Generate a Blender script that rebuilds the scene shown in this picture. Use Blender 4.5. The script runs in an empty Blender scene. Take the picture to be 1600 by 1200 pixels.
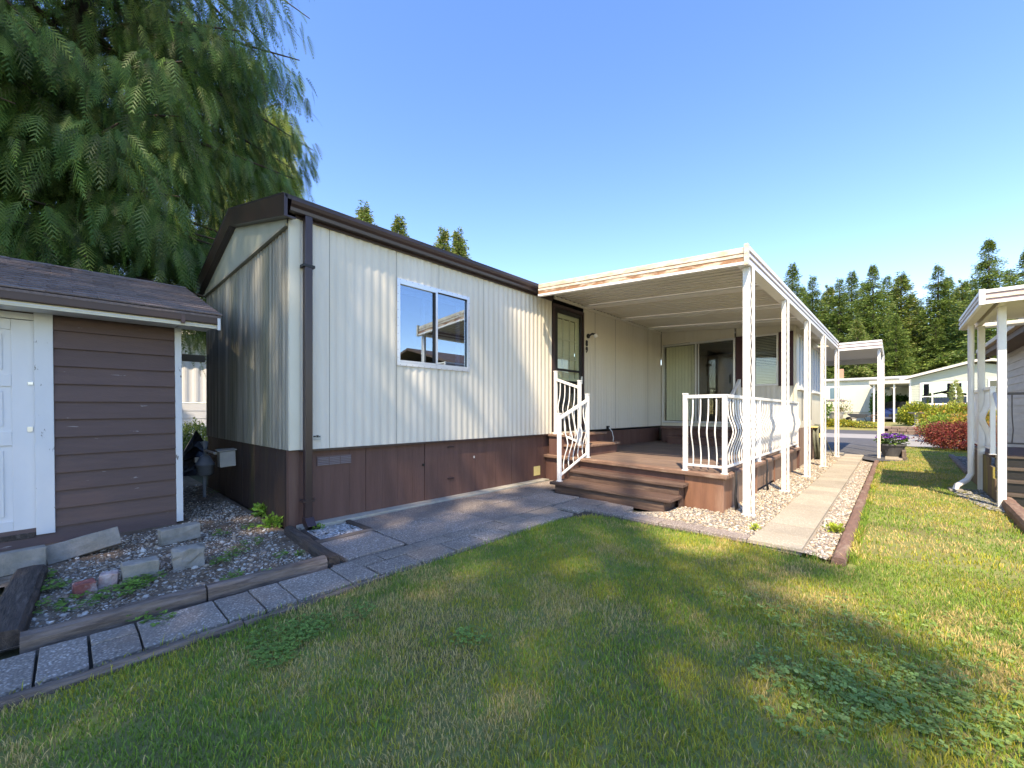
import bpy, math, random
import numpy as np
from mathutils import Vector, Matrix
random.seed(7); rng = np.random.default_rng(11)
S = bpy.context.scene
C = S.collection
PI = math.pi
# ------------------------------------------------------------------ camera, sky, sun, exposure
YAW = math.radians(42.913); F = 640.0; CH = 1.15
FW = (-math.sin(YAW), math.cos(YAW)); RT = (math.cos(YAW), math.sin(YAW))
cam = bpy.data.cameras.new('camera'); cam.lens = 14.4; cam.sensor_width = 36; cam.sensor_fit = 'HORIZONTAL'
cam.shift_y = 43 / 1600; cam.clip_end = 2000; cam.clip_start = 0.05
co = bpy.data.objects.new('camera', cam); C.objects.link(co)
co.location = (0, 0, CH); co.rotation_euler = (PI / 2, 0, YAW)
S.camera = co
SUN = Vector((-.35, .67, -1.0)).normalized()
W = bpy.data.worlds.new('World'); S.world = W; W.use_nodes = True
wn = W.node_tree.nodes; wn.clear()
sky = wn.new('ShaderNodeTexSky'); sky.sky_type = 'NISHITA'; sky.sun_disc = False
sky.sun_elevation = math.radians(52.9); sky.sun_rotation = math.radians(152.4)
sky.air_density = 1.0; sky.dust_density = 0.15; sky.ozone_density = 2.0; sky.altitude = 50
bg = wn.new('ShaderNodeBackground'); bg.inputs['Strength'].default_value = 0.15
wo = wn.new('ShaderNodeOutputWorld')
hs = wn.new('ShaderNodeHueSaturation'); hs.inputs['Saturation'].default_value = 1.27; hs.inputs['Hue'].default_value = .513; hs.inputs['Value'].default_value = .96
W.node_tree.links.new(sky.outputs[0], hs.inputs['Color']); W.node_tree.links.new(hs.outputs[0], bg.inputs[0]); W.node_tree.links.new(bg.outputs[0], wo.inputs[0])
sl = bpy.data.lights.new('sun', 'SUN'); sl.energy = 2.45; sl.angle = math.radians(.55); sl.color = (1, .93, .82)
so = bpy.data.objects.new('sun', sl); C.objects.link(so); so.rotation_euler = SUN.to_track_quat('-Z', 'Y').to_euler()
S.view_settings.view_transform = 'Standard'; S.view_settings.look = 'None'
S.view_settings.gamma = 1; S.view_settings.use_curve_mapping = False
S.view_settings.exposure = 1.85
S.view_settings.use_white_balance = True; S.view_settings.white_balance_temperature = 8300; S.view_settings.white_balance_tint = 12
S.cycles.max_bounces = 8; S.cycles.transparent_max_bounces = 12

# ------------------------------------------------------------------ materials
MATS = {}
def mat(name, col, rough=.7, col2=None, nscale=6, namt=.5, stretch=(1, 1, 1), bump=0, bscale=None, metal=0,
        col3=None, n3scale=1.5, n3lo=.5, n3hi=.7, detail=6, spec=.4, translucent=0, attr=None, world=True, rvar=0):
    """noise-mixed procedural surface: col<->col2 by noise, col3 in larger patches"""
    if name in MATS: return MATS[name]
    m = bpy.data.materials.new(name); m.use_nodes = True; MATS[name] = m
    nt = m.node_tree; N = nt.nodes; L = nt.links
    b = N['Principled BSDF']; b.inputs['Roughness'].default_value = rough; b.inputs['Metallic'].default_value = metal
    b.inputs['Specular IOR Level'].default_value = spec
    if world:
        g = N.new('ShaderNodeNewGeometry'); src = g.outputs['Position']
    else:
        g = N.new('ShaderNodeTexCoord'); src = g.outputs['Object']
    mp = N.new('ShaderNodeMapping'); mp.inputs['Scale'].default_value = stretch; L.new(src, mp.inputs[0])
    out = None
    if attr:
        a = N.new('ShaderNodeAttribute'); a.attribute_name = attr; out = a.outputs['Color']
    else:
        r = N.new('ShaderNodeRGB'); r.outputs[0].default_value = (*col, 1); out = r.outputs[0]
    def mix(a_, colb, fac):
        x = N.new('ShaderNodeMix'); x.data_type = 'RGBA'; L.new(fac, x.inputs[0]); L.new(a_, x.inputs[6])
        x.inputs[7].default_value = (*colb, 1); return x.outputs[2]
    def noise(sc, lo, hi, amt=1, v=None):
        n = N.new('ShaderNodeTexNoise'); n.inputs['Scale'].default_value = sc; n.inputs['Detail'].default_value = detail
        n.inputs['Roughness'].default_value = .65
        L.new(mp.outputs[0] if v is None else v, n.inputs['Vector'])
        r = N.new('ShaderNodeMapRange'); r.inputs[1].default_value = lo; r.inputs[2].default_value = hi
        r.inputs[4].default_value = amt; L.new(n.outputs[0], r.inputs[0]); return r.outputs[0], n.outputs[0]
    if col2 is not None:
        f, raw = noise(nscale, .35, .65, namt); out = mix(out, col2, f)
    if col3 is not None:
        f, raw = noise(n3scale, n3lo, n3hi); out = mix(out, col3, f)
    if rvar:
        oi = N.new('ShaderNodeObjectInfo'); r = N.new('ShaderNodeMapRange'); r.inputs[3].default_value = 1 - rvar; r.inputs[4].default_value = 1 + rvar
        L.new(oi.outputs['Random'], r.inputs[0])
        h = N.new('ShaderNodeHueSaturation'); L.new(r.outputs[0], h.inputs['Value']); L.new(out, h.inputs['Color']); out = h.outputs[0]
    L.new(out, b.inputs['Base Color'])
    if bump:
        n = N.new('ShaderNodeTexNoise'); n.inputs['Scale'].default_value = bscale or nscale * 3; n.inputs['Detail'].default_value = 5
        L.new(mp.outputs[0], n.inputs['Vector'])
        bp = N.new('ShaderNodeBump'); bp.inputs['Strength'].default_value = bump; bp.inputs['Distance'].default_value = .01
        L.new(n.outputs[0], bp.inputs['Height']); L.new(bp.outputs[0], b.inputs['Normal'])
    if translucent:
        t = N.new('ShaderNodeBsdfTranslucent'); L.new(out, t.inputs[0])
        ms = N.new('ShaderNodeMixShader'); ms.inputs[0].default_value = translucent
        L.new(b.outputs[0], ms.inputs[1]); L.new(t.outputs[0], ms.inputs[2]); L.new(ms.outputs[0], N['Material Output'].inputs[0])
    return m
def glass(name, ior=2.0, tint=(.9, .95, .95), mirror=(1, 1, 1)):
    if name in MATS: return MATS[name]
    m = bpy.data.materials.new(name); m.use_nodes = True; MATS[name] = m
    nt = m.node_tree; N = nt.nodes; L = nt.links; N.remove(N['Principled BSDF'])
    g = N.new('ShaderNodeBsdfGlossy'); g.inputs['Roughness'].default_value = .005; g.inputs['Color'].default_value = (*mirror, 1)
    t = N.new('ShaderNodeBsdfTransparent'); t.inputs[0].default_value = (*tint, 1)
    lw = N.new('ShaderNodeLayerWeight'); lw.inputs[0].default_value = .5
    pw = N.new('ShaderNodeMath'); pw.operation = 'POWER'; pw.inputs[1].default_value = 5; L.new(lw.outputs['Facing'], pw.inputs[0])
    f = N.new('ShaderNodeMapRange'); f.inputs[3].default_value = ((ior - 1) / (ior + 1)) ** 2; L.new(pw.outputs[0], f.inputs[0])
    x = N.new('ShaderNodeMixShader'); L.new(f.outputs[0], x.inputs[0]); L.new(t.outputs[0], x.inputs[1]); L.new(g.outputs[0], x.inputs[2])
    L.new(x.outputs[0], N['Material Output'].inputs[0]); return m
def aggregate(name, cols, scale=90, base=(.3, .28, .25), bump=.35, patch=(.2, .18, .16), rough=.85, pamt=.6):
    """pebble-dash concrete: voronoi cells of stone colours over dirt patches"""
    if name in MATS: return MATS[name]
    m = bpy.data.materials.new(name); m.use_nodes = True; MATS[name] = m
    nt = m.node_tree; N = nt.nodes; L = nt.links; b = N['Principled BSDF']; b.inputs['Roughness'].default_value = rough
    g = N.new('ShaderNodeNewGeometry')
    v = N.new('ShaderNodeTexVoronoi'); v.inputs['Scale'].default_value = scale; L.new(g.outputs['Position'], v.inputs['Vector'])
    cr = N.new('ShaderNodeValToRGB'); cr.color_ramp.interpolation = 'CONSTANT'
    e = cr.color_ramp.elements
    while len(e) < len(cols): e.new(.5)
    for i, c in enumerate(cols): e[i].position = i / len(cols); e[i].color = (*c, 1)
    sp = N.new('ShaderNodeSeparateColor'); L.new(v.outputs['Color'], sp.inputs[0]); L.new(sp.outputs[0], cr.inputs[0])
    mr = N.new('ShaderNodeMapRange'); mr.inputs[1].default_value = .25; mr.inputs[2].default_value = .6; L.new(v.outputs['Distance'], mr.inputs[0])
    x = N.new('ShaderNodeMix'); x.data_type = 'RGBA'; L.new(mr.outputs[0], x.inputs[0]); L.new(cr.outputs[0], x.inputs[6]); x.inputs[7].default_value = (*base, 1)
    n = N.new('ShaderNodeTexNoise'); n.inputs['Scale'].default_value = 2.2; n.inputs['Detail'].default_value = 8; L.new(g.outputs['Position'], n.inputs['Vector'])
    r2 = N.new('ShaderNodeMapRange'); r2.inputs[1].default_value = .42; r2.inputs[2].default_value = .68; r2.inputs[4].default_value = pamt; L.new(n.outputs[0], r2.inputs[0])
    y = N.new('ShaderNodeMix'); y.data_type = 'RGBA'; L.new(r2.outputs[0], y.inputs[0]); L.new(x.outputs[2], y.inputs[6]); y.inputs[7].default_value = (*patch, 1)
    oi = N.new('ShaderNodeObjectInfo'); r3 = N.new('ShaderNodeMapRange'); r3.inputs[3].default_value = .84; r3.inputs[4].default_value = 1.12
    L.new(oi.outputs['Random'], r3.inputs[0]); h = N.new('ShaderNodeHueSaturation'); L.new(r3.outputs[0], h.inputs['Value']); L.new(y.outputs[2], h.inputs['Color'])
    L.new(h.outputs[0], b.inputs['Base Color'])
    bp = N.new('ShaderNodeBump'); bp.inputs['Strength'].default_value = bump; bp.inputs['Distance'].default_value = .006; bp.invert = True
    L.new(v.outputs['Distance'], bp.inputs['Height']); L.new(bp.outputs[0], b.inputs['Normal'])
    return m

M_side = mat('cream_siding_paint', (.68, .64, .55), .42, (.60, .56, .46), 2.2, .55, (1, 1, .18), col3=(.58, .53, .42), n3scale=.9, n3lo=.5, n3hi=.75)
M_end = mat('shade_and_algae_siding_paint', (.36, .35, .29), .5, (.13, .125, .10), 9, .9, (1, 1, .05), col3=(.15, .15, .10), n3scale=3.2, n3lo=.5, n3hi=.7)  # end siding darkened to carry the tree shade; patches are algae
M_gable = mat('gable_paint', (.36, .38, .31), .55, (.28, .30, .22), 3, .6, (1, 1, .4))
M_cream = mat('cream_trim_paint', (.68, .65, .53), .45, (.58, .53, .4), 5, .4, (1, 1, .4))
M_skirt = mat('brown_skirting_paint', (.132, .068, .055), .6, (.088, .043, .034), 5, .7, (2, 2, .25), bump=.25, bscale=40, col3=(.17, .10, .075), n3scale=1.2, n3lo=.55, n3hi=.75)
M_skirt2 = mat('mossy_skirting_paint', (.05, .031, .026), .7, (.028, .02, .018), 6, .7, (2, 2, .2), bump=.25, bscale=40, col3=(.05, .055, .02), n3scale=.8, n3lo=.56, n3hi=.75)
M_brown = mat('dark_brown_metal', (.040, .022, .023), .32, (.03, .017, .018), 3, .5, spec=.5)
M_roof = mat('roof_felt', (.06, .055, .055), .9, (.04, .036, .036), 25, .6, bump=.4, bscale=150)
M_white = mat('white_aluminium', (.80, .79, .76), .35, (.70, .69, .65), 9, .35)
M_post = mat('white_post_paint', (.80, .79, .76), .4, (.66, .62, .56), 14, .45, (1, 1, .3), col3=(.5, .4, .32), n3scale=9, n3lo=.68, n3hi=.75)
M_canopy = mat('canopy_sheet', (.70, .67, .60), .45, (.62, .59, .51), 5, .5, (.3, 1, 1))
M_dirtyw = mat('grimy_white_fascia', (.74, .70, .60), .5, (.42, .34, .22), 22, .75, (.35, .35, 1.2), bump=.1)
M_rust = mat('rust_stained_gutter', (.36, .19, .10), .6, (.22, .11, .06), 16, .7, (.4, .4, 1.5), col3=(.62, .5, .38), n3scale=9, n3lo=.5, n3hi=.62)
M_taupe = mat('taupe_gutter_band', (.33, .25, .26), .45, (.26, .19, .19), 6, .5)
M_alu = mat('bare_aluminium', (.66, .67, .68), .28, (.58, .58, .58), 12, .4, metal=.6)
M_rubber = mat('black_rubber', (.02, .02, .022), .6)
M_black = mat('black_iron', (.018, .017, .016), .5)
M_maroon = mat('maroon_shutter', (.055, .020, .026), .5, (.04, .016, .02), 8, .5)
M_deck = mat('deck_board_paint', (.19, .132, .105), .7, (.125, .088, .072), 5, .8, (1, 6, 6), bump=.3, bscale=24, col3=(.27, .19, .14), n3scale=2.5, n3lo=.5, n3hi=.7, rvar=.12)
M_decklip = mat('worn_deck_edge', (.24, .145, .10), .7, (.14, .08, .058), 5, .8, (1, 5, 5), bump=.3, bscale=24, col3=(.33, .24, .18), n3scale=3, n3lo=.52, n3hi=.68)
M_ply = mat('faded_plywood_stain', (.26, .125, .075), .65, (.17, .08, .05), 5, .8, (3, 3, .4), bump=.3, bscale=30, col3=(.32, .19, .13), n3scale=1.8, n3lo=.5, n3hi=.72)
M_tan = mat('faded_tan_skirting', (.28, .185, .13), .7, (.20, .125, .09), 6, .7, (2, 2, .3), bump=.2)
M_step = mat('worn_step_timber', (.12, .072, .054), .7, (.06, .038, .031), 6, .8, (.5, 9, 9), bump=.3, bscale=20, col3=(.20, .135, .10), n3scale=2.5, n3lo=.52, n3hi=.72)
M_shed = mat('mauve_brown_shed_paint', (.125, .078, .069), .62, (.095, .060, .054), 6, .6, (1, .4, 3), bump=.25, bscale=60, rvar=.06, col3=(.30, .26, .25), n3scale=9, n3lo=.675, n3hi=.69)
M_shedw = mat('chipped_white_paint', (.68, .70, .71), .5, (.60, .62, .64), 7, .4, (1, 1, .4), bump=.12, bscale=50, col3=(.22, .21, .20), n3scale=16, n3lo=.665, n3hi=.68)
M_door = mat('white_door_paint', (.70, .71, .72), .4, (.62, .63, .64), 4, .4, (1, 1, .5))
M_shingle = mat('brown_asphalt_shingle', (.21, .165, .15), .92, (.13, .10, .092), 30, .8, bump=.5, bscale=220, rvar=.22, world=True)
M_shedgut = mat('brown_fascia_metal', (.075, .042, .032), .45, (.055, .032, .026), 3, .5, (1, .3, 1))
M_timber = mat('weathered_timber', (.20, .155, .125), .9, (.07, .053, .045), 5, .9, (7, 1.0, 7), bump=.7, bscale=16, col3=(.24, .19, .165), n3scale=3, n3lo=.5, n3hi=.7)
M_timberx = mat('weathered_crosswise_timber', (.09, .068, .055), .9, (.035, .027, .023), 5, .9, (1.0, 7, 7), bump=.7, bscale=16, col3=(.15, .12, .10), n3scale=3, n3lo=.55, n3hi=.7)
M_redtimber = mat('reddish_edging_timber', (.20, .115, .085), .9, (.12, .075, .06), 7, .8, (4, 1, 4), bump=.6, bscale=18, col3=(.27, .2, .15), n3scale=3)  # weathered timber with its own reddish colour
M_conc = mat('old_concrete', (.31, .285, .25), .9, (.17, .165, .135), 9, .7, bump=.5, bscale=70, col3=(.12, .12, .09), n3scale=3.5, n3lo=.52, n3hi=.7, rvar=.1)
M_conc2 = mat('pale_concrete', (.40, .38, .33), .9, (.28, .27, .22), 8, .7, bump=.4, bscale=80, col3=(.2, .2, .15), n3scale=3, n3lo=.55, n3hi=.7)
M_brick = mat('old_red_brick', (.27, .085, .07), .9, (.17, .06, .05), 12, .7, bump=.5, bscale=60, col3=(.42, .36, .34), n3scale=9, n3lo=.55, n3hi=.68)
M_paver = aggregate('aggregate_paver', [(.42, .385, .345), (.22, .195, .17), (.56, .52, .46), (.30, .265, .235), (.14, .125, .11), (.46, .39, .32)], 85, (.23, .195, .165), .6, (.17, .145, .12), pamt=.75)
M_patio = aggregate('aggregate_patio', [(.40, .36, .34), (.21, .18, .17), (.54, .49, .45), (.28, .23, .21), (.13, .115, .11), (.47, .39, .30)], 80, (.25, .205, .17), .6, (.17, .14, .12), pamt=.6)
M_walk = aggregate('pale_walk_aggregate', [(.46, .41, .32), (.36, .32, .25), (.52, .48, .38), (.40, .35, .27)], 70, (.34, .3, .23), .35, (.28, .25, .19), pamt=.5)  # paler, more even stone colours for the walk slabs
M_asph = mat('asphalt', (.085, .087, .092), .9, (.065, .066, .07), 3, .6, bump=.2, bscale=60, col3=(.11, .11, .11), n3scale=.25)
M_roadpale = mat('pale_road', (.30, .29, .27), .9, (.24, .23, .21), 3, .6, (1, 1, 1))
M_soil = mat('bed_soil', (.20, .145, .10), .95, (.12, .088, .06), 14, .8, bump=.8, bscale=60, col3=(.27, .22, .165), n3scale=5, n3lo=.5, n3hi=.65)
M_sand = mat('gravel_grit', (.36, .32, .26), .95, (.24, .21, .17), 40, .8, bump=.8, bscale=120)
M_ground = mat('rough_ground', (.07, .075, .03), .95, (.10, .085, .05), 4, .7, bump=.5, bscale=30)
M_turf = mat('turf_thatch', (.18, .24, .055), .95, (.26, .22, .09), 9, .8, bump=.8, bscale=120, col3=(.16, .15, .055), n3scale=1.4, n3lo=.45, n3hi=.65)
M_farlawn = mat('far_lawn', (.17, .19, .05), .95, (.30, .24, .10), 2, .8, bump=.3, bscale=40)
M_grass = mat('grass_blades', None or (.1, .1, .1), .55, attr='tint', translucent=.3, spec=.25)
M_tinted = mat('tinted_leaf', (.1, .1, .1), .5, attr='tint', translucent=.25, spec=.3)
M_pebble = mat('pebbles', (.1, .1, .1), .75, attr='tint', spec=.3)
M_bark = mat('bark', (.10, .072, .055), .95, (.05, .036, .028), 8, .8, (3, 3, .6), bump=.8, bscale=14)
M_cedarleaf = mat('cedar_foliage', (.1, .1, .1), .5, attr='tint', translucent=.30, spec=.3)
M_green_siding = mat('grey_green_lap_siding', (.40, .44, .38), .6, (.33, .37, .32), 3, .4)
M_farcream = mat('far_cream_siding', (.62, .62, .52), .6, (.55, .55, .45), 1.5, .5, (1, 1, .3))
M_lapgrey = mat('weathered_lap_siding', (.50, .46, .43), .7, (.38, .34, .31), 6, .7, (1, .25, 2), bump=.2, bscale=40, rvar=.05)
M_whitewall = mat('white_trailer_siding', (.80, .80, .80), .4, (.7, .7, .7), 2, .3)
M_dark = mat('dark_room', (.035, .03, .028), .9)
M_panel = mat('wood_panelling', (.16, .10, .07), .5, (.1, .06, .045), 6, .7, (1, 6, .4))
M_blind = mat('beige_vertical_blind', (.74, .70, .55), .7, (.62, .58, .45), 4, .4)
M_slat = mat('grey_blind_slat', (.62, .60, .52), .6)
M_yellow = mat('yellow_tag', (.72, .60, .25), .7, (.6, .48, .18), 30, .5)
M_glass = glass('reflective_window_glass', 3.6, (.55, .62, .72), (.80, .92, 1))
M_glass2 = glass('clear_door_glass', 1.6, (.9, .93, .9))
M_meter = mat('grey_meter_paint', (.22, .25, .29), .45, (.16, .18, .21), 10, .5)
M_galv = mat('galvanised_box', (.42, .41, .37), .5, (.3, .3, .27), 8, .6)
M_hose = mat('faded_garden_hose', (.16, .17, .12), .55, (.08, .085, .06), 20, .6)
M_bag = mat('black_plastic', (.012, .012, .016), .3)
M_carblue = mat('blue_car_paint', (.012, .028, .10), .22, (.01, .02, .08), 3, .2, spec=.6)
M_carglass = mat('car_glass', (.01, .012, .014), .08, spec=.7)
M_chrome = mat('chrome', (.7, .7, .72), .15, metal=1)
M_lampw = mat('headlight_lens', (.75, .78, .8), .1, spec=.7)
M_block = mat('retaining_block', (.26, .19, .15), .9, (.16, .12, .10), 8, .8, bump=.4, rvar=.2)
M_tub = mat('slate_grey_tub', (.10, .105, .115), .7, (.07, .07, .08), 12, .5)
M_litter = mat('needle_litter', (.1, .1, .1), .9, attr='tint')
M_chim = mat('terracotta_flue', (.42, .24, .15), .8)

# ------------------------------------------------------------------ object helpers
def tag(o, label=None, cat=None, group=None, kind=None):
    if label: o['label'] = label
    if cat: o['category'] = cat
    if group: o['group'] = group
    if kind: o['kind'] = kind
    return o
def link(name, me, mt=None, parent=None, base=None, smooth=False):
    """me vertices are in world coordinates; the origin is moved to the base of the shape"""
    n = len(me.vertices); co_ = np.empty(n * 3, dtype=np.float32); me.vertices.foreach_get('co', co_); co_ = co_.reshape(-1, 3)
    if base is None:
        mn = co_.min(0); mx = co_.max(0); base = ((mn[0] + mx[0]) / 2, (mn[1] + mx[1]) / 2, mn[2])
    co_ = co_ - np.array(base, dtype=np.float32); me.vertices.foreach_set('co', co_.ravel()); me.update()
    if mt is not None: me.materials.append(mt)
    if smooth: me.polygons.foreach_set('use_smooth', [True] * len(me.polygons))
    o = bpy.data.objects.new(name, me); C.objects.link(o)
    loc = Vector(base)
    if parent is not None:
        o.parent = parent
        loc = loc - Vector(wloc(parent))
    o.location = loc
    return o
def wloc(o):
    l = Vector(o.location)
    while o.parent: o = o.parent; l = l + Vector(o.location)
    return l
def thing(name, label, cat, loc, group=None, kind=None):
    o = bpy.data.objects.new(name, None); C.objects.link(o); o.location = loc; o.empty_display_size = .2
    return tag(o, label, cat, group, kind)
def npmesh(name, V, Fc, tint=None):
    """V (n,3), Fc (m,k) all faces of k corners"""
    me = bpy.data.meshes.new(name); V = np.asarray(V, dtype=np.float32); Fc = np.asarray(Fc, dtype=np.int32)
    me.vertices.add(len(V)); me.vertices.foreach_set('co', V.ravel())
    m, k = Fc.shape
    me.loops.add(m * k); me.loops.foreach_set('vertex_index', Fc.ravel())
    me.polygons.add(m); me.polygons.foreach_set('loop_start', np.arange(m, dtype=np.int32) * k)
    try: me.polygons.foreach_set('loop_total', np.full(m, k, dtype=np.int32))
    except Exception: pass
    me.update(calc_edges=True)
    if tint is not None:
        a = me.color_attributes.new('tint', 'FLOAT_COLOR', 'POINT')
        t = np.ones((len(V), 4), dtype=np.float32); t[:, :3] = tint; a.data.foreach_set('color', t.ravel())
    return me
class MB:
    def __init__(s): s.v = []; s.f = []
    def add(s, vs, fs):
        n = len(s.v); s.v += [tuple(v) for v in vs]; s.f += [tuple(i + n for i in f) for f in fs]; return s
    def box(s, x0, y0, z0, x1, y1, z1):
        x0, x1 = min(x0, x1), max(x0, x1); y0, y1 = min(y0, y1), max(y0, y1); z0, z1 = min(z0, z1), max(z0, z1)
        return s.add([(x0, y0, z0), (x1, y0, z0), (x1, y1, z0), (x0, y1, z0), (x0, y0, z1), (x1, y0, z1), (x1, y1, z1), (x0, y1, z1)],
                     [(0, 3, 2, 1), (4, 5, 6, 7), (0, 1, 5, 4), (1, 2, 6, 5), (2, 3, 7, 6), (3, 0, 4, 7)])
    def hexa(s, pts):
        """8 points: bottom ring 4, top ring 4"""
        return s.add(pts, [(0, 3, 2, 1), (4, 5, 6, 7), (0, 1, 5, 4), (1, 2, 6, 5), (2, 3, 7, 6), (3, 0, 4, 7)])
    def bar(s, p0, p1, w, h, up=(0, 0, 1)):
        """box from p0 to p1; w across, h along up; centred"""
        p0 = Vector(p0); p1 = Vector(p1); d = (p1 - p0).normalized(); u = Vector(up)
        r = d.cross(u).normalized(); u = r.cross(d).normalized()
        a = r * w / 2; b = u * h / 2
        return s.add([p0 - a - b, p0 + a - b, p0 + a + b, p0 - a + b, p1 - a - b, p1 + a - b, p1 + a + b, p1 - a + b],
                     [(0, 1, 2, 3), (7, 6, 5, 4), (0, 4, 5, 1), (1, 5, 6, 2), (2, 6, 7, 3), (3, 7, 4, 0)])
    def tube(s, pts, rad, n=8, cap=True):
        pts = [Vector(p) for p in pts]; base = len(s.v); m = len(pts)
        if not hasattr(rad, '__len__'): rad = [rad] * m
        prev = None
        for i, p in enumerate(pts):
            d = (pts[min(i + 1, m - 1)] - pts[max(i - 1, 0)]).normalized()
            if prev is None:
                a = d.orthogonal().normalized()
            else:
                a = (prev - d * prev.dot(d)).normalized()
            prev = a; b = d.cross(a)
            for k in range(n):
                t = 2 * PI * k / n; q = p + (a * math.cos(t) + b * math.sin(t)) * rad[i]; s.v.append(tuple(q))
        for i in range(m - 1):
            for k in range(n):
                k2 = (k + 1) % n; s.f.append((base + i * n + k, base + i * n + k2, base + (i + 1) * n + k2, base + (i + 1) * n + k))
        if cap:
            s.f.append(tuple(base + k for k in range(n - 1, -1, -1))); s.f.append(tuple(base + (m - 1) * n + k for k in range(n)))
        return s
    def lathe(s, c, prof, n=20):
        base = len(s.v)
        for r, z in prof:
            for k in range(n):
                t = 2 * PI * k / n; s.v.append((c[0] + r * math.cos(t), c[1] + r * math.sin(t), c[2] + z))
        for i in range(len(prof) - 1):
            for k in range(n):
                k2 = (k + 1) % n; s.f.append((base + i * n + k, base + i * n + k2, base + (i + 1) * n + k2, base + (i + 1) * n + k))
        s.f.append(tuple(base + k for k in range(n - 1, -1, -1))); s.f.append(tuple(base + (len(prof) - 1) * n + k for k in range(n)))
        return s
    def poly(s, pts, z0, z1=None):
        n = len(pts)
        if z1 is None: return s.add([(x, y, z0) for x, y in pts], [tuple(range(n))])
        vs = [(x, y, z0) for x, y in pts] + [(x, y, z1) for x, y in pts]
        return s.add(vs, [tuple(range(n - 1, -1, -1)), tuple(range(n, 2 * n))] + [(i, (i + 1) % n, n + (i + 1) % n, n + i) for i in range(n)])
    def build(s, name, mt, parent=None, bevel=0, smooth=False, base=None, rough=0, sub=0):
        me = bpy.data.meshes.new(name); me.from_pydata(s.v, [], s.f); me.update()
        o = link(name, me, mt, parent, base, smooth)
        if sub:
            import bmesh
            bm = bmesh.new(); bm.from_mesh(me)
            bmesh.ops.subdivide_edges(bm, edges=bm.edges[:], cuts=sub, use_grid_fill=True)
            if rough:
                for v in bm.verts: v.co += Vector((random.uniform(-1, 1), random.uniform(-1, 1), random.uniform(-1, 1))) * rough
            bm.to_mesh(me); bm.free()
        elif rough:
            for v in me.vertices: v.co += Vector((random.uniform(-1, 1), random.uniform(-1, 1), random.uniform(-1, 1))) * rough
        if bevel:
            md = o.modifiers.new('bevel', 'BEVEL'); md.width = bevel; md.segments = 2; md.limit_method = 'ANGLE'; md.angle_limit = .6
        return o
def B(name, mt, parent, *boxes, bevel=0):
    m = MB()
    for b in boxes: m.box(*b)
    return m.build(name, mt, parent, bevel)
def BAR(name, mt, parent, p0, p1, w, h, bevel=0, up=(0, 0, 1)):
    return MB().bar(p0, p1, w, h, up).build(name, mt, parent, bevel)
def vnoise(x, y, sc, seed=0):
    """cheap value noise on arrays"""
    x = np.asarray(x) * sc + seed * 17.3; y = np.asarray(y) * sc - seed * 9.1
    xi = np.floor(x).astype(int); yi = np.floor(y).astype(int); fx = x - xi; fy = y - yi
    fx = fx * fx * (3 - 2 * fx); fy = fy * fy * (3 - 2 * fy)
    def h(a, b):
        n = (a * 374761393 + b * 668265263 + seed * 982451653) & 0x7fffffff
        n = ((n ^ (n >> 13)) * 1274126177) & 0x7fffffff
        return ((n ^ (n >> 16)) & 0xffff) / 65535.
    return (h(xi, yi) * (1 - fx) + h(xi + 1, yi) * fx) * (1 - fy) + (h(xi, yi + 1) * (1 - fx) + h(xi + 1, yi + 1) * fx) * fy
def inpoly(x, y, P):
    x = np.asarray(x); y = np.asarray(y); r = np.zeros(x.shape, bool); n = len(P)
    for i in range(n):
        x0, y0 = P[i]; x1, y1 = P[(i + 1) % n]
        c = ((y0 > y) != (y1 > y)) & (x < (x1 - x0) * (y - y0) / (y1 - y0 + 1e-12) + x0); r ^= c
    return r
def corr(name, mt, parent, axis, const, a0, a1, z0, ztop, out, openings=(), pitch=.1, amp=.011, thick=True):
    """corrugated sheet. axis 'y': plane x=const running along y; axis 'x': plane y=const running along x. out=+1/-1 outward sign"""
    z1f = ztop if callable(ztop) else (lambda a: ztop)
    prof = []
    k0 = math.floor(a0 / pitch) - 1; k1 = math.ceil(a1 / pitch) + 1
    for k in range(k0, k1 + 1):
        for f, o_ in ((0, 0), (.14, .12), (.32, .75), (.5, 1), (.68, .75), (.86, .12)): prof.append(((k + f) * pitch, o_ * amp))
    pts = [(a0, 0)] + [p for p in prof if a0 + 1e-4 < p[0] < a1 - 1e-4] + [(a1, 0)]
    V = []; Fs = []
    P = (lambda a, o, z: (const + out * o, a, z)) if axis == 'y' else (lambda a, o, z: (a, const + out * o, z))
    for (a, oa), (b, ob) in zip(pts[:-1], pts[1:]):
        c = (a + b) / 2; iv = [(z0, None)]
        spans = [(z0, None)]
        for (u0, u1, w0, w1) in openings:
            if u0 < c < u1: spans = [(z0, w0), (w1, None)]
        for s0, s1 in spans:
            za1 = s1 if s1 is not None else z1f(a); zb1 = s1 if s1 is not None else z1f(b)
            n = len(V); V += [P(a, oa, s0), P(b, ob, s0), P(b, ob, zb1), P(a, oa, za1)]; Fs.append((n, n + 1, n + 2, n + 3))
    me = bpy.data.meshes.new(name); me.from_pydata(V, [], Fs); me.update()
    return link(name, me, mt, parent)
def leafcloud(V, T, pts, dirs, size, tints, asp=.5):
    """append diamond leaves (two triangles as a quad) at pts pointing dirs"""
    n = len(pts); d = dirs / (np.linalg.norm(dirs, axis=1, keepdims=True) + 1e-9)
    up = rng.normal(size=(n, 3)); s = np.cross(d, up); s /= (np.linalg.norm(s, axis=1, keepdims=True) + 1e-9)
    L = size[:, None] if hasattr(size, '__len__') else size
    a = pts; b = pts + d * L * .45 + s * L * asp * .5; c = pts + d * L; e = pts + d * L * .45 - s * L * asp * .5
    V.append(np.stack([a, b, c, e], 1).reshape(-1, 3)); T.append(np.repeat(tints, 4, 0))
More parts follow.
